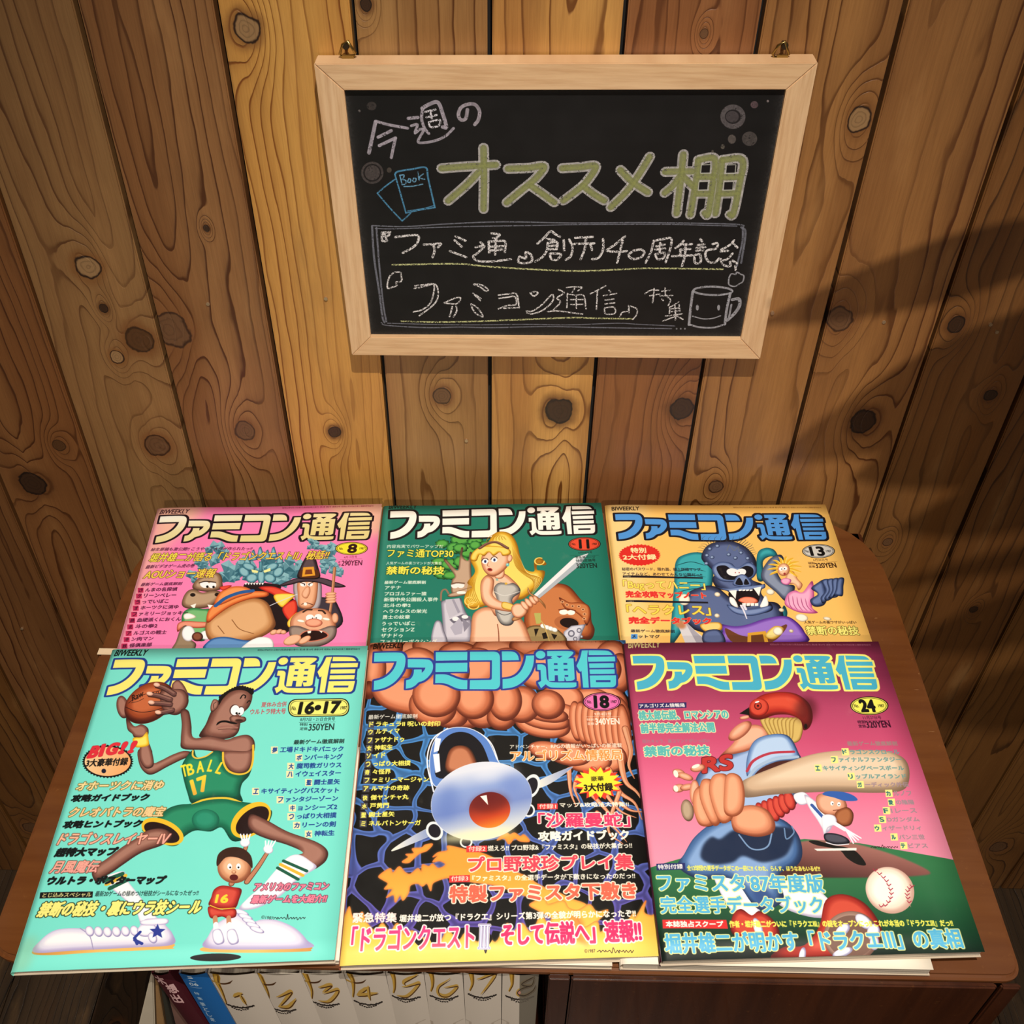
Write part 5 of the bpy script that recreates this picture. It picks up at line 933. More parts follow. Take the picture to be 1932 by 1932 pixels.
def cedar(name, base, base2, dark, seed, knots, half=.046, freq=125., coat=.25, rough=.42, arch=.03, zs=1.):
    """plank wood: wavering growth rings that bulge round the knots"""
    t = NT(name, rough, coat); t.b.inputs['Coat Roughness'].default_value = .25
    x, y, z = t.xyz(t.co()); z = t.ma('MULTIPLY', z, zs) if zs != 1. else z
    lo = t.noise(t.vec(t.ma('MULTIPLY', x, 4.), seed*3.1, t.ma('MULTIPLY', z, 2.1)), 1., 1.)
    hz = t.ma('MULTIPLY', t.ma('SUBTRACT', t.noise(t.vec(seed*7.7, 0, t.ma('MULTIPLY', z, 1.7)), 1., 1.), .5), arch*3.2)
    x0 = t.ma('ADD', x, t.ma('MULTIPLY_ADD', lo, .03, -.015+math.sin(seed*2.3)*.02))
    r = t.ma('SQRT', t.ma('ADD', t.ma('MULTIPLY', x0, x0), t.ma('MULTIPLY', hz, hz)))
    g = t.ma('MULTIPLY', r, freq); g = t.ma('MULTIPLY_ADD', t.noise(t.vec(t.ma('MULTIPLY', x, 26.), seed*5., t.ma('MULTIPLY', z, 3.6)), 1., 2.), 3.0, g)
    g = t.ma('MULTIPLY_ADD', t.noise(t.vec(t.ma('MULTIPLY', x, 90.), seed, t.ma('MULTIPLY', z, 22.)), 1., 2.), .35, g)
    cores = []
    for kx, kz, kr, kind in knots:
        dx = t.ma('SUBTRACT', x, kx); dz = t.ma('SUBTRACT', z, kz)
        a = t.ma('DIVIDE', dx, kr*1.9); b = t.ma('DIVIDE', dz, kr*3.6); d2 = t.ma('ADD', t.ma('MULTIPLY', a, a), t.ma('MULTIPLY', b, b))
        g = t.ma('MULTIPLY_ADD', t.ma('EXPONENT', t.ma('MULTIPLY', d2, -1.)), 4.2, g)
        wob = t.ma('MULTIPLY_ADD', t.noise(t.vec(t.ma('MULTIPLY', x, 70.), seed*2., t.ma('MULTIPLY', z, 55.)), 1., 3.), .95, -.47)
        a = t.ma('DIVIDE', dx, kr); b = t.ma('DIVIDE', dz, kr*1.12); cores.append((t.ma('ADD', t.ma('SQRT', t.ma('ADD', t.ma('MULTIPLY', a, a), t.ma('MULTIPLY', b, b))), wob), kind))
    f = t.ma('FRACT', g)
    band = t.mr(t.noise(t.vec(t.ma('MULTIPLY', x, 22.), seed*9., t.ma('MULTIPLY', z, .8)), 1., 1.), .38, .62)
    c = t.mix(band, base, base2)
    rise = t.ma('ADD', t.ma('MULTIPLY', t.ma('POWER', t.mr(f, .25, .95, mode='LINEAR'), 1.8), .38), t.ma('MULTIPLY', t.mr(f, .80, .93), .72)); fall = t.mr(f, .955, 1., 1., 0.)
    ln = t.ma('MULTIPLY', rise, fall, clamp=True); st = t.mr(t.noise(t.vec(t.ma('MULTIPLY', x, 14.), seed*4., t.ma('MULTIPLY', z, 1.5)), 1., 2.), .3, .62, .35, 1.)
    c = t.mix(t.ma('MULTIPLY', t.ma('MULTIPLY', ln, st), 1.), c, dark)
    fib = t.noise(t.vec(t.ma('MULTIPLY', x, 900.), seed, t.ma('MULTIPLY', z, 26.)), 1., 3., .6); c = t.mix(t.mr(fib, .3, .75, 0., .22), c, dark); dr = t.noise(t.vec(t.ma('MULTIPLY', x, 30.), seed*6., t.ma('MULTIPLY', z, 7.)), 1., 4., .6); c = t.mix(t.mr(dr, .5, .78, 0., .30), c, '5c3c22'); c = t.mix(t.mr(dr, .45, .2, 0., .18), c, 'd8a468')
    for d, kind in cores:
        halo, core, ring = {'d': ('5e381a', '3a2414', '20120a'), 'g': ('7a4e2a', '68482e', '3c2414'), 'p': ('7c5028', '94724c', '2c180c'), 'm': ('744824', '54361c', '3a2412')}[kind]
        c = t.mix(t.mr(d, 1.0, 1.9, .75, 0.), c, halo); rg = t.ma('FRACT', t.ma('MULTIPLY', d, 3.2))
        c = t.mix(t.mr(d, .9, 1.02, 1., 0.), c, core); c = t.mix(t.ma('MULTIPLY', t.mr(d, .85, .9, 1., 0.), t.mr(rg, .5, .95, 0., .3)), c, ring)
        c = t.mix(t.ma('MULTIPLY', t.mr(d, .82, .93), t.mr(d, .97, 1.08, 1., 0.)), c, ring)
    t.col(c).bump(t.ma('MULTIPLY_ADD', fib, .35, t.ma('MULTIPLY', ln, -.8)), .0006, .5)
    return t.m

def varnish(name, c1, c2, rough=.32, axis='x', coat=.4):
    t = NT(name, rough, coat); x, y, z = t.xyz(t.co()); a = {'x': (4, 60, 60), 'y': (60, 4, 60), 'z': (60, 60, 4)}[axis]
    v = t.vec(t.ma('MULTIPLY', x, a[0]), t.ma('MULTIPLY', y, a[1]), t.ma('MULTIPLY', z, a[2])); n = t.noise(v, 1., 4, .6)
    c = t.mix(t.mr(n, .3, .7), c1, c2); m = t.noise(t.co(), 260, 4, .7); c = t.mix(t.mr(m, .6, .8, 0., .25), c, 'a06a34')
    sp = t.noise(t.sc(t.co(), (40, 220, 40)), 1., 3., .5); c = t.mix(t.mr(sp, .735, .76, 0., .45), c, 'c09060')
    t.rgh(t.mr(t.noise(t.co(), 14, 3), .3, .7, rough*.8, rough*1.35, 'LINEAR')); return t.col(c).bump(n, .0003, .4).m

# ---------------------------------------------------------------- mesh helpers
def link(name, me, mats, parent=None, loc=(0, 0, 0), smooth=False):
    o = bpy.data.objects.new(name, me); COL.objects.link(o); o.location = loc
    for m in (mats if isinstance(mats, (list, tuple)) else [mats]): me.materials.append(m)
    if parent: o.parent = parent
    if smooth:
        for p in me.polygons: p.use_smooth = True
    return o
def tag(o, label=None, cat=None, group=None, kind=None):
    for k, v in (('label', label), ('category', cat), ('group', group), ('kind', kind)):
        if v: o[k] = v
    return o
def empty(name, loc=(0, 0, 0)):
    o = bpy.data.objects.new(name, None); COL.objects.link(o); o.location = loc; o.empty_display_size = .02; return o
def mesh(name, vs, fs):
    me = bpy.data.meshes.new(name); me.from_pydata([tuple(v) for v in vs], [], [tuple(f) for f in fs]); me.update(); return me
def box_me(name, x0, y0, z0, x1, y1, z1, bev=0.):
    vs = [(x0, y0, z0), (x1, y0, z0), (x1, y1, z0), (x0, y1, z0), (x0, y0, z1), (x1, y0, z1), (x1, y1, z1), (x0, y1, z1)]
    me = mesh(name, vs, [(0, 3, 2, 1), (4, 5, 6, 7), (0, 1, 5, 4), (1, 2, 6, 5), (2, 3, 7, 6), (3, 0, 4, 7)])
    return bevel(me, bev) if bev else me
def bevel(me, w, seg=2, ang=40):
    import bmesh
    bm = bmesh.new(); bm.from_mesh(me); bmesh.ops.recalc_face_normals(bm, faces=bm.faces)
    e = [x for x in bm.edges if len(x.link_faces) == 2 and x.calc_face_angle(0) > math.radians(ang)]
    bmesh.ops.bevel(bm, geom=e, offset=w, segments=seg, affect='EDGES', clamp_overlap=True); bm.to_mesh(me); bm.free(); return me
def prism_me(name, pts, z0, z1, bev=0., axis='z', seg=2):
    n = len(pts); f = {'z': lambda a, b, c: (a, b, c), 'y': lambda a, b, c: (a, c, b), 'x': lambda a, b, c: (c, a, b)}[axis]
    vs = [f(p[0], p[1], z0) for p in pts]+[f(p[0], p[1], z1) for p in pts]
    me = mesh(name, vs, [tuple(range(n))[::-1], tuple(range(n, 2*n))]+[(i, (i+1) % n, n+(i+1) % n, n+i) for i in range(n)])
    return bevel(me, bev, seg, 50)
def tube_me(name, pts, r, n=8, closed=False):
    P = [Vector(p) for p in pts]; N = len(P); vs = []; fs = []; up = Vector((0.3, .2, 1)).normalized(); rr = r if isinstance(r, (list, tuple)) else [r]*N
    for i, p in enumerate(P):
        a = P[(i-1) % N] if closed or i else P[i]; b = P[(i+1) % N] if closed or i < N-1 else P[i]; d = (b-a).normalized()
        u = d.cross(up); u = d.cross(Vector((1, 0, 0))) if u.length < .1 else u; u.normalize(); w = d.cross(u)
        for k in range(n): an = 6.28318*k/n; vs.append(p+(u*math.cos(an)+w*math.sin(an))*rr[i])
    for i in range(N if closed else N-1):
        for k in range(n): j = (i+1) % N; fs.append((i*n+k, i*n+(k+1) % n, j*n+(k+1) % n, j*n+k))
    if not closed: fs += [tuple(range(n))[::-1], tuple(range((N-1)*n, N*n))]
    return mesh(name, vs, fs)

# ---------------------------------------------------------------- the wall of cedar planks
SEAM = [v*.95625 for v in (-.523, -.423, -.321, -.22, -.122, -.023, .0745, .173, .2735, .3735, .471, .57)]
sp_ = .0942
SEAM = [SEAM[0]-sp_*k for k in range(6, 0, -1)]+SEAM+[SEAM[-1]+sp_*k for k in range(1, 7)]
wall = link('wall_back', box_me('wall_back', -1.1, .012, 0, 1.1, .06, 2.6), plain('joint_shadow_wood', '0e0906', .9)); tag(wall, kind='structure')
KN = [(320,622,36,'g'),(462,812,20,'g'),(167,503,23,'p'),(222,672,13,'p'),(262,640,26,'m'),(62,912,24,'d'),(463,54,25,'p'),(632,815,12,'d'),(834,748,17,'g'),(690,8,12,'d'),(1055,775,26,'d'),
      (1285,770,22,'d'),(1328,62,8,'g'),(1622,225,22,'p'),(1352,918,14,'g'),(1585,600,25,'g'),(1628,795,25,'d'),(1805,612,16,'d'),(1868,745,13,'d'),(1836,1148,8,'d'),(1675,1022,10,'g'),(298,840,22,'g'),(390,430,6,'d'),(196,580,9,'d'),(110,840,12,'m'),(1400,560,10,'g')]
# base, second tone, ring colour for each board, left to right
TONE = {5: ('80542e', '6e4624', '42200a'), 6: ('8c5e34', '7e502a', '4a260c'), 7: ('906a40', '825a34', '4c280e'), 8: ('94683e', '825630', '4c280e'), 9: ('d09c50', 'c48e46', '784212'), 10: ('a47a48', '946a3c', '56300f'),
        11: ('ca9650', 'ac783e', '643610'), 12: ('9c683e', '885630', '4e260c'), 13: ('9e6e3c', '8c5e32', '542e0e'), 14: ('9a6a3a', '8e6034', '502a0e'), 15: ('82562c', '74481f', '42260e'), 16: ('7e5028', '704620', '40240e')}
rk = random.Random(5)
def wp(px, py): p = on_y(px, py, 0.); return p[0], p[2]
for i in range(len(SEAM)-1):
    a, b = SEAM[i]+.0017, SEAM[i+1]-.0017; xc = (a+b)/2; kn = []
    for px, py, r, k in KN:
        x, z = wp(px, py)
        if a <= x <= b: x2 = wp(px+r, py)[0]; kn.append((x-xc, z, abs(x2-x), k))
    if not kn or rk.random() < .3: kn.append((rk.uniform(-.03, .03), rk.choice([.12, 1.75, 2.1]), .012, 'g'))
    tn = TONE.get(i, ('805428', '724820', '42260e'))
    t0 = .012+rk.uniform(0, .0015)
    me = box_me('plank', a-xc, -t0+.012, 0, b-xc, .0118, 2.6, .0011)
    link('plank', me, cedar('cedar_plank', *tn, seed=i*1.37+.6, knots=kn, arch=.03 if i % 3 else .016, freq=92+rk.uniform(-24, 18)), wall, (xc, 0, 0))
nail_m = plain('nail_steel', 'b89a78', .35, metal=.6)
for px, py in [(615,562),(393,572),(1457,589),(1667,606),(1868,611),(1880,625),(880,830),(42,1185),(240,1185)]:
    x, z = wp(px, py); link('nail', prism_me('nail', ell(0, 0, .0016, n=10), -.0006, .004, axis='y'), nail_m, wall, (x, -.0012, z))

# floor of dark boards
floor = tag(link('floor', box_me('floor', -1.3, -1.5, -.05, 1.3, .012, -.012), plain('floor_base', '0c0806', .9)), kind='structure')
for i in range(21):
    xc = -1.22+i*.122
    link('floorboard', box_me('floorboard', -.0602, -1.5, -.012, .0602, .011, 0, .0012), [cedar('dark_floorboard', '4a3826', '3a2c1e', '1c140c', i*2.1, [(rk.uniform(-.03, .03), rk.uniform(-.5, .3), .012, 'd')], freq=90, coat=.2)] if i < 3 else bpy.data.objects['floorboard'+('' if i % 3 == 0 else '.00%d' % (i % 3))].data.materials[0], floor, (xc, 0, 0))
for m in bpy.data.materials:
    if m.name.startswith('dark_floorboard'):            # these boards run towards the viewer: swap the grain axis
        for nd in m.node_tree.nodes:
            if nd.type == 'SEPXYZ':
                l1 = [l.to_socket for l in nd.outputs[1].links]; l2 = [l.to_socket for l in nd.outputs[2].links]
                for k in l2: m.node_tree.links.new(nd.outputs[1], k)

# ---------------------------------------------------------------- the old cabinet
FY = -.468
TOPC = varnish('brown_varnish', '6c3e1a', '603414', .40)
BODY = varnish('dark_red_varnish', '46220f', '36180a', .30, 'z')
cab = tag(empty('cabinet', (0, -.25, 0)), 'low brown varnished cabinet with round corners under the magazines', 'cabinet')
def cb(name, me, m, parent=None, **k): o = link(name, me, m, parent or cab, **k); o.matrix_parent_inverse = Matrix.Translation((0, .25, 0)) if not parent else Matrix(); return o
top = rp([(-.341, FY, .026), (.3415, FY, .014), (.3415, -.028, .085), (-.341, -.028, .11)], 9)
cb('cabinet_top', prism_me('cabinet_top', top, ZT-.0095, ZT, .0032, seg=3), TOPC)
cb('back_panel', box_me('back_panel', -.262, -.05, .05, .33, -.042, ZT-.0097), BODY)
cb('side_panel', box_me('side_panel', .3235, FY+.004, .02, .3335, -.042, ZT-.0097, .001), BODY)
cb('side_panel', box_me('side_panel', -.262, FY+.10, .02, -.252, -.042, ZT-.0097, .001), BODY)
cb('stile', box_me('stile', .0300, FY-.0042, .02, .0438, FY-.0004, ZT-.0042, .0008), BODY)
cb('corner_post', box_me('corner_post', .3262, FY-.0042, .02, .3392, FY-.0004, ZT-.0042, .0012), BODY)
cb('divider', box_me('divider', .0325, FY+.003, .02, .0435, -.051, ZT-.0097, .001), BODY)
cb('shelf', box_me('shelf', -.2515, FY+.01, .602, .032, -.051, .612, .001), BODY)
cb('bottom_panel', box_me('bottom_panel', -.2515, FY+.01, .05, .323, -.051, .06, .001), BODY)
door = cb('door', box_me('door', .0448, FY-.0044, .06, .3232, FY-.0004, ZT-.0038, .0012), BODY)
link('knob', tube_me('knob', [(.065, FY-.004, .45), (.065, FY-.015, .45), (.065, FY-.018, .45)], [.005, .008, .003], 14), plain('brass', 'a07838', .3, metal=1.), door).matrix_parent_inverse = Matrix()
for x in (-.25, .31):
    for y in (FY+.12 if x < 0 else FY+.03, -.08): cb('foot', box_me('foot', x, y, 0, x+.02, y+.02, .0195, .001), BODY)

# ---------------------------------------------------------------- magazines
PAGES = edge_pages('page_edges', 'd8ccb8', '8c8074'); BACKC = paper('back_cover_print', 'c8b8a4', 'b8a890', .4)
def print_mat(name, img, rough=.5):
    t = NT(name, rough, 0, .35); x = t.n('ShaderNodeTexImage', {0: t.co('UV')}, image=img, interpolation='Cubic', extension='EXTEND'); wear = t.noise(t.co('UV'), 7., 5., .6)
    c = t.mix(t.mr(wear, .62, .8, 0., .07), x.outputs[0], 'e8dcc0'); t.rgh(t.mr(t.noise(t.co('UV'), 9., 3.), .3, .7, rough*.85, rough*1.2, 'LINEAR')); return t.col(c).m
def magazine(P, thick, art, spine_col, label, wave=0., seed=0):
    """P: front-cover corners TL, TR, BR, BL in the world; the issue lies on its back cover"""
    P = [Vector(p) for p in P]; c0 = (P[0]+P[1]+P[2]+P[3])/4; c0.z -= thick
    root = empty('magazine', c0); tag(root, label, 'magazine', 'issues laid out on the cabinet top')
    r = random.Random(seed); nu, nv = 14, 18; vs = []; uv = []; fs = []
    ex = (P[1]-P[0]).normalized(); ey = (P[3]-P[0]).normalized(); nz = ey.cross(ex).normalized()
    if nz.z < 0: nz = -nz
    bil = lambda u, v: (P[0]*(1-u)+P[1]*u)*(1-v)+(P[3]*(1-u)+P[2]*u)*v
    ph = r.uniform(0, 6)
    lift = lambda u, v: wave*(math.sin(u*5+ph)*.5*(1-v)**2+.6*max(0, .06-v)/.06*math.sin(u*9+ph)*.4)-.0009*math.exp(-u*40)
    for j in range(nv+1):
        for i in range(nu+1):
            u = (i/nu)**1.5; v = j/nv; vs.append(bil(u, v)+nz*lift(u, v)-c0); uv.append((u, 1-v))
    n1 = len(vs)
    for j in range(nv):
        for i in range(nu): a = j*(nu+1)+i; fs.append((a, a+nu+1, a+nu+2, a+1))
    me = mesh('front_cover', vs, fs); L = me.uv_layers.new(name='UVMap')
    for p in me.polygons:
        for li in p.loop_indices: L.data[li].uv = uv[me.loops[li].vertex_index]
    fc = link('front_cover', me, print_mat('cover_print', art), root, smooth=True)
    fc.modifiers.new('board', 'SOLIDIFY').thickness = -.0003 if me.polygons[0].normal.z > 0 else .0003
    # spine: a rounded strip down the left side
    vs = []; fs = []; m = 6
    for j in range(nv+1):
        v = j/nv; e = bil(0, v)+nz*lift(0, v)-c0
        for k in range(m+1):
            a = math.pi/2+k/m*math.pi; h = (thick-.0002)/2; vs.append(e-nz*h+ex*math.cos(a)*.0012+nz*math.sin(a)*h)
    for j in range(nv):
        for k in range(m): a = j*(m+1)+k; fs.append((a, a+1, a+m+2, a+m+1))
    link('spine', mesh('spine', vs, fs), spine_col, root, smooth=True).modifiers.new('board', 'SOLIDIFY').thickness = .0002
    # pages
    pg = []; ins = .0012
    for d, k in ((.0014 if wave else .0009, 1), (thick-.0006, 0)):
        for u, v in ((.006, .004), (.994, .004), (.994, .9955), (.006, .9955)): pg.append(bil(u, v)-nz*d-c0)
    me = mesh('page_block', pg, [(0, 1, 2, 3), (7, 6, 5, 4), (0, 4, 5, 1), (1, 5, 6, 2), (2, 6, 7, 3), (3, 7, 4, 0)]); link('page_block', me, PAGES, root)
    bk = [bil(u, v)-nz*d-c0 for d in (thick-.0003, thick) for u, v in ((0, 0), (1, 0), (1, 1), (0, 1))]
    link('back_cover', mesh('back_cover', bk, [(0, 1, 2, 3), (7, 6, 5, 4), (0, 4, 5, 1), (1, 5, 6, 2), (2, 6, 7, 3), (3, 7, 4, 0)]), BACKC, root)
    return root
QB = {'16': [(213,1225),(694,1219),(631,1811),(21,1834)], '18': [(699,1213),(1180,1208),(1246,1804),(641,1822)], '24': [(1177,1213),(1657,1211),(1858,1796),(1249,1813)]}
QT = {'8': [(299,960),(720.6,951),(690,1219.5),(222,1222)], '11': [(725,954.6),(1134,949.4),(1167.5,1208),(700,1211)], '13': [(1142.5,954),(1557,952),(1644.7,1209),(1173,1207.6)]}
LB = {'16': 'magazine with a turquoise cover showing a basketball player, issue 16 and 17, front left', '18': 'magazine with a white spacecraft over black and blue stones, issue 18, front middle', '24': 'magazine with a crimson cover of a baseball batter from behind, issue 24, front right',
      '8': 'magazine with a bright pink cover and blue rock giant, issue 8, back left', '11': 'magazine with a dark green cover of a blonde sword fighter, issue 11, back middle', '13': 'magazine with a yellow cover and dark blue horned ogre, issue 13, back right'}
LB['13'] = 'magazine with a yellow cover of a snarling dark blue ogre, issue 13, back right'
ZZ = {'16': (.0118, .0108, .0055), '18': (.0138, .0128, .0070), '24': (.0180, .0172, .0078)}
for k, q in QT.items():
    P = full_quad(*q, ZT+.0045, ZT+.0048, .268); im = globals()['cover'+k]([proj(p) for p in P]).image('cover_art')
    magazine(P, .0042, im, plain('spine_print', {'8': 'f0a0b4', '11': '1c7058', '13': 'e8b860'}[k], .4), LB[k], .0012, int(k))
for k, q in QB.items():
    b_, f_, th = ZZ[k]; P = [on_z(*q[0], ZT+b_), on_z(*q[1], ZT+b_), on_z(*q[2], ZT+f_), on_z(*q[3], ZT+f_)]; im = globals()['cover'+k](q).image('cover_art')
    magazine(P, th, im, plain('spine_print', {'16': '7ccab4', '18': '9c5c44', '24': '3c1420'}[k], .4), LB[k], .0004, int(k))
blank = Art(64, 80, [(0,0),(1,0),(1,1),(0,1)], 'f0e4d0').image('blank_cover')
for x0, x1, dx, zt, lab in ((-.300, -.1320, .002, .0048, 'spare magazine under the turquoise one, thin strip of page edge at the front'), (-.1290, .0710, .002, .0053, 'spare magazine under the one with the spacecraft, only white page edge showing'), (.0770, .2790, .0015, .0090, 'spare magazine under the batter one, page edge ending short of its corner')):
    y0 = -.303; y1 = -.4668; magazine([(x0-dx, y0, ZT+zt), (x1-dx, y0, ZT+zt), (x1, y1, ZT+zt), (x0, y1, ZT+zt)], zt-.0003, blank, plain('spine_print', 'e0d4c0', .5), lab, 0, 3)
p = on_z(203, 1229, ZT+.001); tag(link('paper_slip', box_me('paper_slip', -.008, -.003, 0, .012, .0035, .0004), paper('slip_paper', 'e8d0ac', 'dcc09c'), loc=(p[0], p[1], ZT+.0003)), 'small pale paper slip sticking out left of the turquoise magazine top corner', 'paper')

# ---------------------------------------------------------------- framed blackboard
BY = -.0185
bo = [on_y(*p, BY) for p in [(592,120),(1543.5,118),(1434,678),(664,670.5)]]; bi = [on_y(*p, BY) for p in [(649,171),(1483.5,169.7),(1398,639.7),(699.4,635.6)]]
bc = sum(bo)/4; board = tag(empty('blackboard', (bc[0], -.006, bc[2])), 'small blackboard with chalk lettering in a pale wooden frame hanging on planks', 'blackboard')
def rel(o): o.matrix_parent_inverse = Matrix.Translation((-bc[0], .006, -bc[2])); return o
def framewood(name, horiz):
    t = NT(name, .5, .1); x, y, z = t.xyz(t.co()); a, b = (9., 160.) if horiz else (160., 9.)
    n = t.noise(t.vec(t.ma('MULTIPLY', x, a*2), 0, t.ma('MULTIPLY', z, b*2)), 1., 4., .6); n2 = t.noise(t.vec(t.ma('MULTIPLY', x, a*.5), 3, t.ma('MULTIPLY', z, b*.35)), 1., 2.)
    return t.col(t.mix(t.mr(n, .35, .75, 0., .55), t.mix(n2, 'd6ac7c', 'e2c098'), 'b48458')).bump(n, .0003, .4).m
FH, FV = framewood('frame_wood_level', 1), framewood('frame_wood_upright', 0)
for k, mt in ((0, FH), (1, FV), (2, FH), (3, FV)):
    a, b = bo[k], bo[(k+1) % 4]; c, d = bi[(k+1) % 4], bi[k]; g = .00008
    q = [(p[0], p[2]) for p in (a, b, c, d)]; m_ = np.mean(q, 0); q = [tuple(np.array(p)+(m_-np.array(p))*.0006) for p in q]
    rel(link('frame_rail', prism_me('frame_rail', q, BY, -.0022, .0006, 'y'), mt, board))
im = board_art([(649,171),(1483.5,169.7),(1398,639.7),(699.4,635.6)]).image('chalk_art')
sl = [Vector((p[0], BY+.004, p[2])) for p in bi]; me = mesh('slate', [*sl, *[v+Vector((0, .004, 0)) for v in sl]], [(3, 2, 1, 0), (4, 5, 6, 7), (0, 1, 5, 4), (1, 2, 6, 5), (2, 3, 7, 6), (3, 0, 4, 7)])
L = me.uv_layers.new(name='UVMap')
for p in me.polygons:
    for li in p.loop_indices: L.data[li].uv = [(0, 1), (1, 1), (1, 0), (0, 0)][me.loops[li].vertex_index % 4]
t = NT('chalk_slate', .55, 0, .3); x = t.n('ShaderNodeTexImage', {0: t.co('UV')}, image=im, interpolation='Cubic', extension='EXTEND'); t.col(x.outputs[0])
rel(link('slate', me, t.m, board))
BR = plain('hanger_brass', 'a89058', .28, metal=1.)
for pts, nl, clip in (([(655.5,77.5),(671,101),(670,105),(643,106),(641,102),(646,84)], (653,85), (645,109,668,112)), ([(1481,78),(1488.5,103),(1486,107),(1461,108),(1458,103),(1468,86)], (1480,85), (1465,110,1487,112))):
    P = [on_y(*p, -.0085) for p in pts]; h = rel(link('hanging_ring', tube_me('hanging_ring', [tuple(p) for p in P], .0010, 8, True), BR, board, smooth=True))
    a, b = on_y(clip[0], 106, -.0085), on_y(clip[2], 106, -.0085)
    rel(link('hanger_plate', box_me('hanger_plate', a[0], -.0095, a[2]-.006, b[0], -.0075, a[2]+.0012, .0003), BR, board))
    n_ = on_y(*nl, -.006); tag(link('screw', tube_me('screw', [(n_[0], .008, n_[2]), (n_[0], -.007, n_[2]), (n_[0], -.0072, n_[2]), (n_[0], -.0092, n_[2])], [.0012, .0012, .0027, .0022], 12), plain('dark_screw', '4c4030', .4, metal=.8)), 'small dark screw in the planks holding the %s hanging ring of the blackboard' % ('left' if nl[0] < 900 else 'right'), 'screw', 'screws holding the blackboard')

# ---------------------------------------------------------------- books in the cabinet
SY = FY+.0006
def spine_quad(xl, xr, xl2, xr2, y0=1840.): return [(xl, y0), (xr, y0), (xr2, 1932), (xl2, 1932)]
def book(q, art, cover, label, group=None, name='book', depth=.17, rnd=.0016, length=.155):
    """q: the four seen corners of the spine (top left, top right, low right, low left) in the photograph"""
    P = [Vector(on_y(*p, SY)) for p in q]; dl = (P[3]-P[0]); ax = ((P[3]-P[0]).normalized()+(P[2]-P[1]).normalized()).normalized()
    h = dl.dot(ax); ctr = (P[0]+P[1])/2; w = abs((P[1]-P[0]).dot(Vector((-ax.z, 0, ax.x))))
    sx = Vector((-ax.z, 0, ax.x)); sx = -sx if sx.x < 0 else sx
    root = tag(empty(name, ctr+ax*length), label, 'book', group); o = root.location
    # spine with a slight round
    vs = []; uv = []; fs = []; nu, nv = 8, 4; tl = ctr-sx*w/2
    for j in range(nv+1):
        v = [0, h*.5, h, (h+length)/2, length][j]
        for i in range(nu+1):
            u = i/nu; vs.append(tl+sx*w*u+ax*v-Vector((0, rnd*math.sin(u*math.pi)-rnd, 0))-o); uv.append((u, 1-v/h))
    for j in range(nv):
        for i in range(nu): a = j*(nu+1)+i; fs.append((a, a+1, a+nu+2, a+nu+1)[::-1])
    me = mesh('spine', vs, fs); L = me.uv_layers.new(name='UVMap')
    for p in me.polygons:
        for li in p.loop_indices: L.data[li].uv = uv[me.loops[li].vertex_index]
    t = NT('spine_print', .45, .1)
    if art is not None:
        x = t.n('ShaderNodeTexImage', {0: t.co('UV')}, image=art, interpolation='Cubic', extension='EXTEND'); t.col(x.outputs[0])
    else: t.col(cover)
    link('spine', me, t.m, root, smooth=True)
    def slab(nm, a, b, y0, y1, l0, l1, m):
        q = [tl+sx*a+ax*l0, tl+sx*b+ax*l0, tl+sx*b+ax*l1, tl+sx*a+ax*l1]; vs = [p+Vector((0, y0, 0))-o for p in q]+[p+Vector((0, y1, 0))-o for p in q]
        link(nm, mesh(nm, vs, [(3, 2, 1, 0), (4, 5, 6, 7), (0, 1, 5, 4), (1, 2, 6, 5), (2, 3, 7, 6), (3, 0, 4, 7)]), m, root)
    cm = plain('book_cover', cover, .5); slab('front_cover', w-.0012, w, rnd+.0002, depth, 0, length, cm); slab('back_cover', 0, .0012, rnd+.0002, depth, 0, length, cm)
    slab('page_block', .0013, w-.0013, rnd+.0004, depth-.003, .002, length-.002, PAGES)
    return root
def leanq(xl, xr, deg):
    o = []
    for x in (xl, xr):
        P = on_y(x, 1840, SY); a = math.radians(deg); Q = P+np.array([math.sin(a), 0, -math.cos(a)])*.0805; o.append(proj(Q))
    return [(xl, 1840), (xr, 1840), o[1], o[0]]
VX = [(391,483,3.4), (484.5,567,3.2), (568.5,647,2.6), (648.5,726,1.7), (727.5,798.5,1.), (800,872,.6), (874,946,.2), (948,1017,0)]
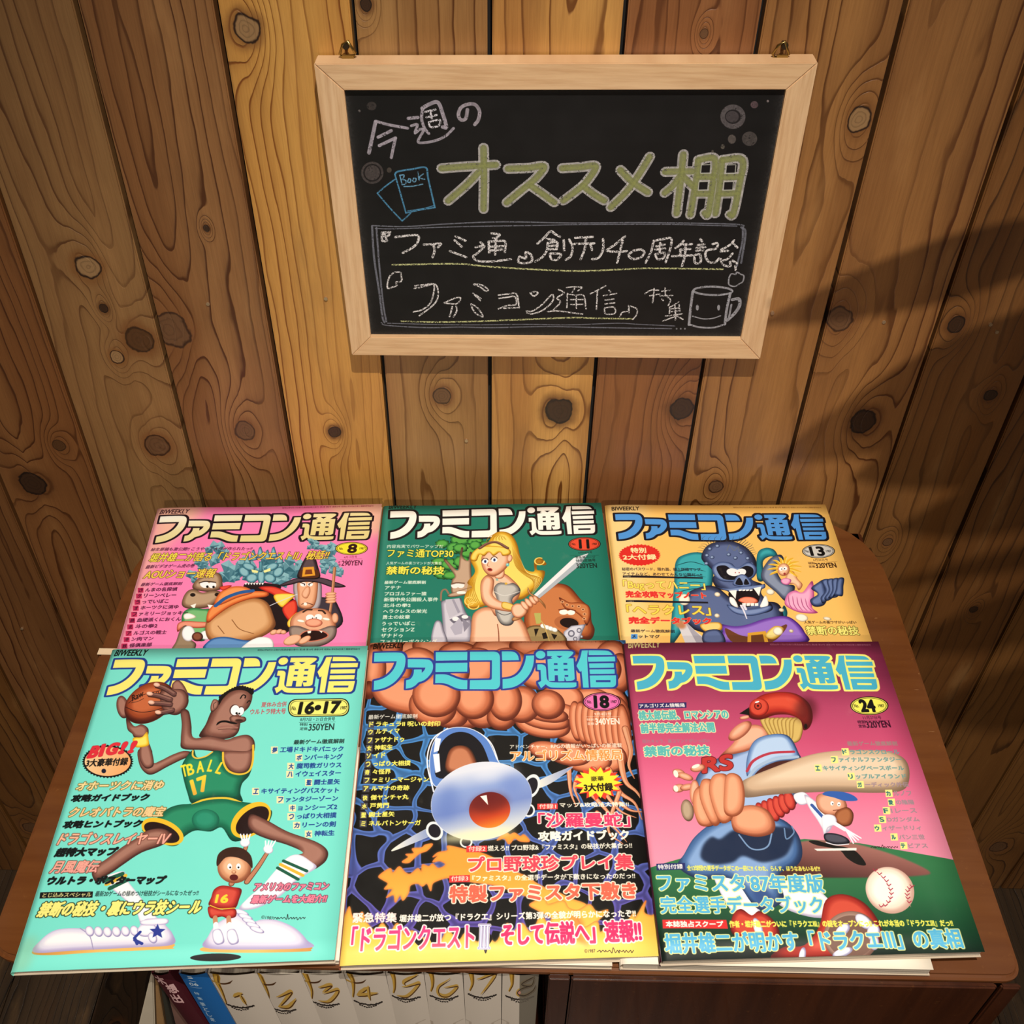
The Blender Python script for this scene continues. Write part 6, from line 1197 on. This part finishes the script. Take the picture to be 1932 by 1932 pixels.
def spine_art(n, q):
    s = Art(330, 340, q, 'd2c6b8', 75); s.frame(330, 1830, 3.0333); o = (680-330)*3.0333; g, k = 'b48c3c', '4c2c10'
    gd = s.grad((0, 20), (0, 200), ['c8a04c', 'a87c30'])
    DG = {1: [[(332,155),(385,132)],[(372,140),(408,200)]], 2: [[(580,160),(660,125),(650,150),(590,218)],[(590,218),(650,212),(692,165)]], 3: [[(820,102),(893,88),(845,128)],[(845,135),(925,115),(925,140),(880,182),(820,182)]],
          4: [[(1110,95),(1040,150)],[(1040,152),(1160,98+35)],[(1105,90),(1115,172)]], 5: [[(1390,30),(1315,65),(1313,85)],[(1300,98),(1385,82),(1390,95),(1330,150),(1270,152)]], 6: [[(1575,50),(1510,95),(1510,140),(1560,148),(1610,110),(1605,95),(1540,100)]],
          7: [[(1728,55),(1835,28),(1750,140)]], 8: [[(2060,45),(2010,65),(1985,85),(2040,95),(2060,48)],[(2040,95),(1985,108),(1960,135),(2000,148),(2050,125),(2065,95)]]}
    ft = {1: [(235,40),(240,80),(265,130),(292,200)], 2: [(485,50),(510,100),(530,150),(535,210)], 3: [(745,35),(765,80),(782,130),(783,175)], 4: [(1000,35),(1018,70),(1022,120),(1020,165)],
          5: [(o+180,20),(o+192,60),(o+195,110),(o+190,140)], 6: [(o+402,20),(o+412,60),(o+412,100),(o+405,130)], 7: [(o+632,20),(o+640,60),(o+640,90),(o+628,125)], 8: [(o+866,15),(o+868,60),(o+868,90),(o+852,128)]}
    p = ft[n]; s.line(p, 34, 'b08428', w1=8); s.line([(x-5, y) for x, y in p], 12, 'd0a444', w1=3); s.line([(x+10-8*i/3, y) for i, (x, y) in enumerate(p)], 4, k)
    if n <= 4: x, y = p[0]; s.line([(x-35, y+30), (x+20, y+45), (x+70, y+38), (x+95, y+20)], 7, k, taper=.3); s.line([(x-30, y+33), (x+20, y+47)], 8, g)
    for L_ in DG[n]: s.line(L_, 20, gd, taper=.35); s.line([(x+6, y+6) for x, y in L_], 5, k, taper=.1)
    cx = {1: 372, 2: 612, 3: 860, 4: 1105, 5: o+262, 6: o+478, 7: o+697, 8: o+912}[n]; cy = {1: 218, 2: 240, 3: 205, 4: 200, 5: 170, 6: 168, 7: 160, 8: 170}[n]
    r = random.Random(n)
    for row, (w, hh) in enumerate([(82, 8), (52, 6)]):
        m = 16 if row == 0 else 8
        for i in range(m):
            u = (i+.5)/m*2-1; s.line([(cx+u*w-3, cy+row*14-u*u*12+(10 if n < 4 else 8)*0+r.uniform(-2, 2)), (cx+u*w+3, cy+row*14-u*u*12+r.uniform(-3, 3))], hh, '2c2420', smooth=False)
    s.line([(cx-110, 295), (cx, 318), (cx+110, 290)], 4, 'b8ab9c') if n >= 5 else None
    if n == 8: s.fill([(o+912,0),(o+1040,0),(o+1040,330),(o+908,330)], '6c6458', smooth=False, a=.86); s.fill(ell(o+907,130,10,12), 'd09080')
    if n == 8:
        for L_ in DG[n]: s.line(L_, 5, '3c3024', taper=.1)
    return s.image('volume_spine')
lab = ['white volume one with gold lettering, leaning on the blue book', 'white volume two with gold number, between volumes one and three', 'white volume three with gold number, between volumes two and four', 'white volume four with gold number, between volumes three and five', 'white volume five with gold number, between volumes four and six', 'white volume six with gold number, between volumes five and seven', 'white volume seven with gold number, between volumes six and eight', 'white volume eight, grey wrapped half, last before the cabinet divider']
for n, v in enumerate(VX): q = leanq(*v); book(q, spine_art(n+1, q), 'cfc4b6', lab[n], 'white numbered volumes in the cabinet')
q = leanq(336, 389, 3.4); s = Art(220, 360, q, '1a62a8', 51); s.frame(240, 1820, 4.83); L_ = 'dce8f0'
for i, y in enumerate([112,128]): s.line([(548+i*4, y), (585+i*10, y+2-i*4)], 6, L_)
s.line([(560,150),(625,158)], 3, L_); s.text('06', 572, 198, 655, 196, 28, L_, bold=1.5)
s.line([(575,212),(680,214)], 2, L_); 
for i, ch in enumerate('特集夢とし来想'): x, y = 640+i*29, 262+i*46+(14 if i > 1 else 0); s.text(ch, x-24, y+20, x+24, y+20, 38 if i > 1 else 26, L_, bold=1)
book(q, s.image('blue_spine'), '8c90a0', 'blue book with white lettering leaning between the maroon book and volume one')
q = leanq(284, 320, 5.); s = Art(200, 360, q, '45111c', 36); s.frame(240, 1820, 4.83)
for ch, x, y, w in (('木', 282, 185, 90), ('想', 390, 262, 88), ('出', 430, 352, 92)): s.text(ch, x, y, x+w, y+3, 84, 'd8b0b0', bold=3)
book(q, s.image('maroon_spine'), '5c1c28', 'maroon book leaning at the left end of the row of books')
# stack of boards propped against the open left end of the row
def board_leaf(name, px, m, lab, dy):
    P = [Vector(on_y(*p, FY+.002)) for p in px]; w0 = P[0]; w1 = P[1]; z0 = P[0].z; d = Vector((0, -.0, 0))
    root = tag(empty(name, (P[3]+P[2])/2), lab, 'folder')
    dn0 = (P[3]-P[0]).normalized(); dn1 = (P[2]-P[1]).normalized(); k = .10
    q = [P[0], P[1], P[1]+dn1*k*1.9, P[0]+dn0*k*1.9]; o = root.location
    back = Vector((.0, .05, 0)); vs = [v+Vector((0, dy, 0))-o for v in q]+[v+Vector((0, dy+.012, 0))-o for v in q]
    link('sleeve', bevel(mesh('sleeve', vs, [(3, 2, 1, 0), (4, 5, 6, 7), (0, 1, 5, 4), (1, 2, 6, 5), (2, 3, 7, 6), (3, 0, 4, 7)]), .0008), m, root)
    return root
board_leaf('document_file', [(284,1840),(289,1840),(292,1932),(262,1932)], paper('white_card', 'c8bca8', 'b8ac98'), 'white folder leaning under the left end of the cabinet top', 0)
board_leaf('document_file', [(290,1840),(292,1840),(307,1932),(293,1932)], paper('tan_card', 'a07c50', '8c6840'), 'tan wooden board between the white folder and the maroon book', .003)
board_leaf('document_file', [(292.5,1840),(294,1840),(318,1932),(308,1932)], plain('dark_card', '2c2a20', .7), 'thin dark folder beside the tan board, left of the maroon book', .006)
board_leaf('document_file', [(294.5,1840),(296,1840),(345,1932),(319,1932)], paper('rose_card', '7c5c50', '6c4c44'), 'dull rose folder next to the maroon book, left end of the row', .009)
# ---------------------------------------------------------------- ceiling and an unseen hanging plant, added to shade the right of the wall
tag(link('ceiling', box_me('ceiling', -1.6, -2.6, 2.6, 1.6, .06, 2.66), plain('ceiling_wood', '6c4c30', .8)), kind='structure')
pl = tag(empty('shade_plant', (.62, -.42, 1.62)), 'unseen leafy plant in a clay pot, added to cast leaf shade on the right planks', 'plant')
def pr(o): o.matrix_parent_inverse = Matrix.Translation((-.62, .42, -1.62)); return o
GL = paper('leaf_green', '2c5a24', '3c7030', .5)
prof = [(.0, 1.70), (.05, 1.70), (.075, 1.78), (.085, 1.83), (.078, 1.83), (.0, 1.815)]
vs = []; fs = []; n = 24
for r_, z in prof:
    for k in range(n): a = 6.28318*k/n; vs.append((.74+r_*math.cos(a), -.52+r_*math.sin(a), z))
for j in range(len(prof)-1):
    for k in range(n): fs.append((j*n+k, j*n+(k+1) % n, (j+1)*n+(k+1) % n, (j+1)*n+k))
pr(link('pot', mesh('pot', vs, fs), plain('clay', '9c5a38', .8), pl, smooth=True))
for k in range(3): a = k*2.094; pr(link('cord', tube_me('cord', [(.74+.08*math.cos(a), -.52+.08*math.sin(a), 1.83), (.74, -.52, 2.25), (.74, -.52, 2.6)], .0015, 5), plain('cord', 'b8a078', .9), pl))
def leaf(wall_px, wall_tip, t, w):
    """a leaf on the straight line between the lamp and the wall, so its shade falls where the photograph shows one"""
    A_, B_ = on_y(*wall_px), on_y(*wall_tip); ta, tb = (min(t, 1./(KEY[2]-q[2])) for q in (A_, B_)); w *= ta/.56
    a = KEY+(A_-KEY)*ta; b = KEY+(B_-KEY)*tb; d = b-a; L = np.linalg.norm(d); d = d/L
    v = on_y(*wall_px)-KEY; v /= np.linalg.norm(v); s_ = np.cross(d, v); s_ /= np.linalg.norm(s_); vs = []; fs = []; m = 9
    for i in range(m):
        u = i/(m-1); ww = w*math.sin(math.pi*min(u*.93+.07, 1))**.8*(1-u*.35); c = a+d*L*u-v*.012*math.sin(u*3.14)
        for k in (-1, 0, 1): vs.append(c+s_*ww*k*.5+v*.006*abs(k))
    for i in range(m-1):
        for k in range(2): q = i*3+k; fs.append((q, q+1, q+4, q+3))
    o = pr(link('leaf', mesh('leaf', vs, fs), GL, pl, smooth=True)); o.modifiers.new('t', 'SOLIDIFY').thickness = .0006
    return a
T_ = .70; base = (.74, -.52, 1.82)
for px, tip, w in [((2080,425),(1430,612),.021),((2120,600),(1452,872),.036),((2140,760),(1600,905),.034),((2080,905),(1690,1000),.026),((2100,1020),(1660,1108),.009),((2060,1130),(1700,1225),.026),((2080,1290),(1730,1350),.034),((1990,880),(1800,960),.03),((2150,520),(1960,590),.02)]:
    a = leaf(px, tip, T_, w); m_ = (np.array(base)+a)/2+np.array([0, 0, .05])
    pr(link('stem', tube_me('stem', [base, tuple(m_), tuple(a)], .0016, 5), GL, pl))
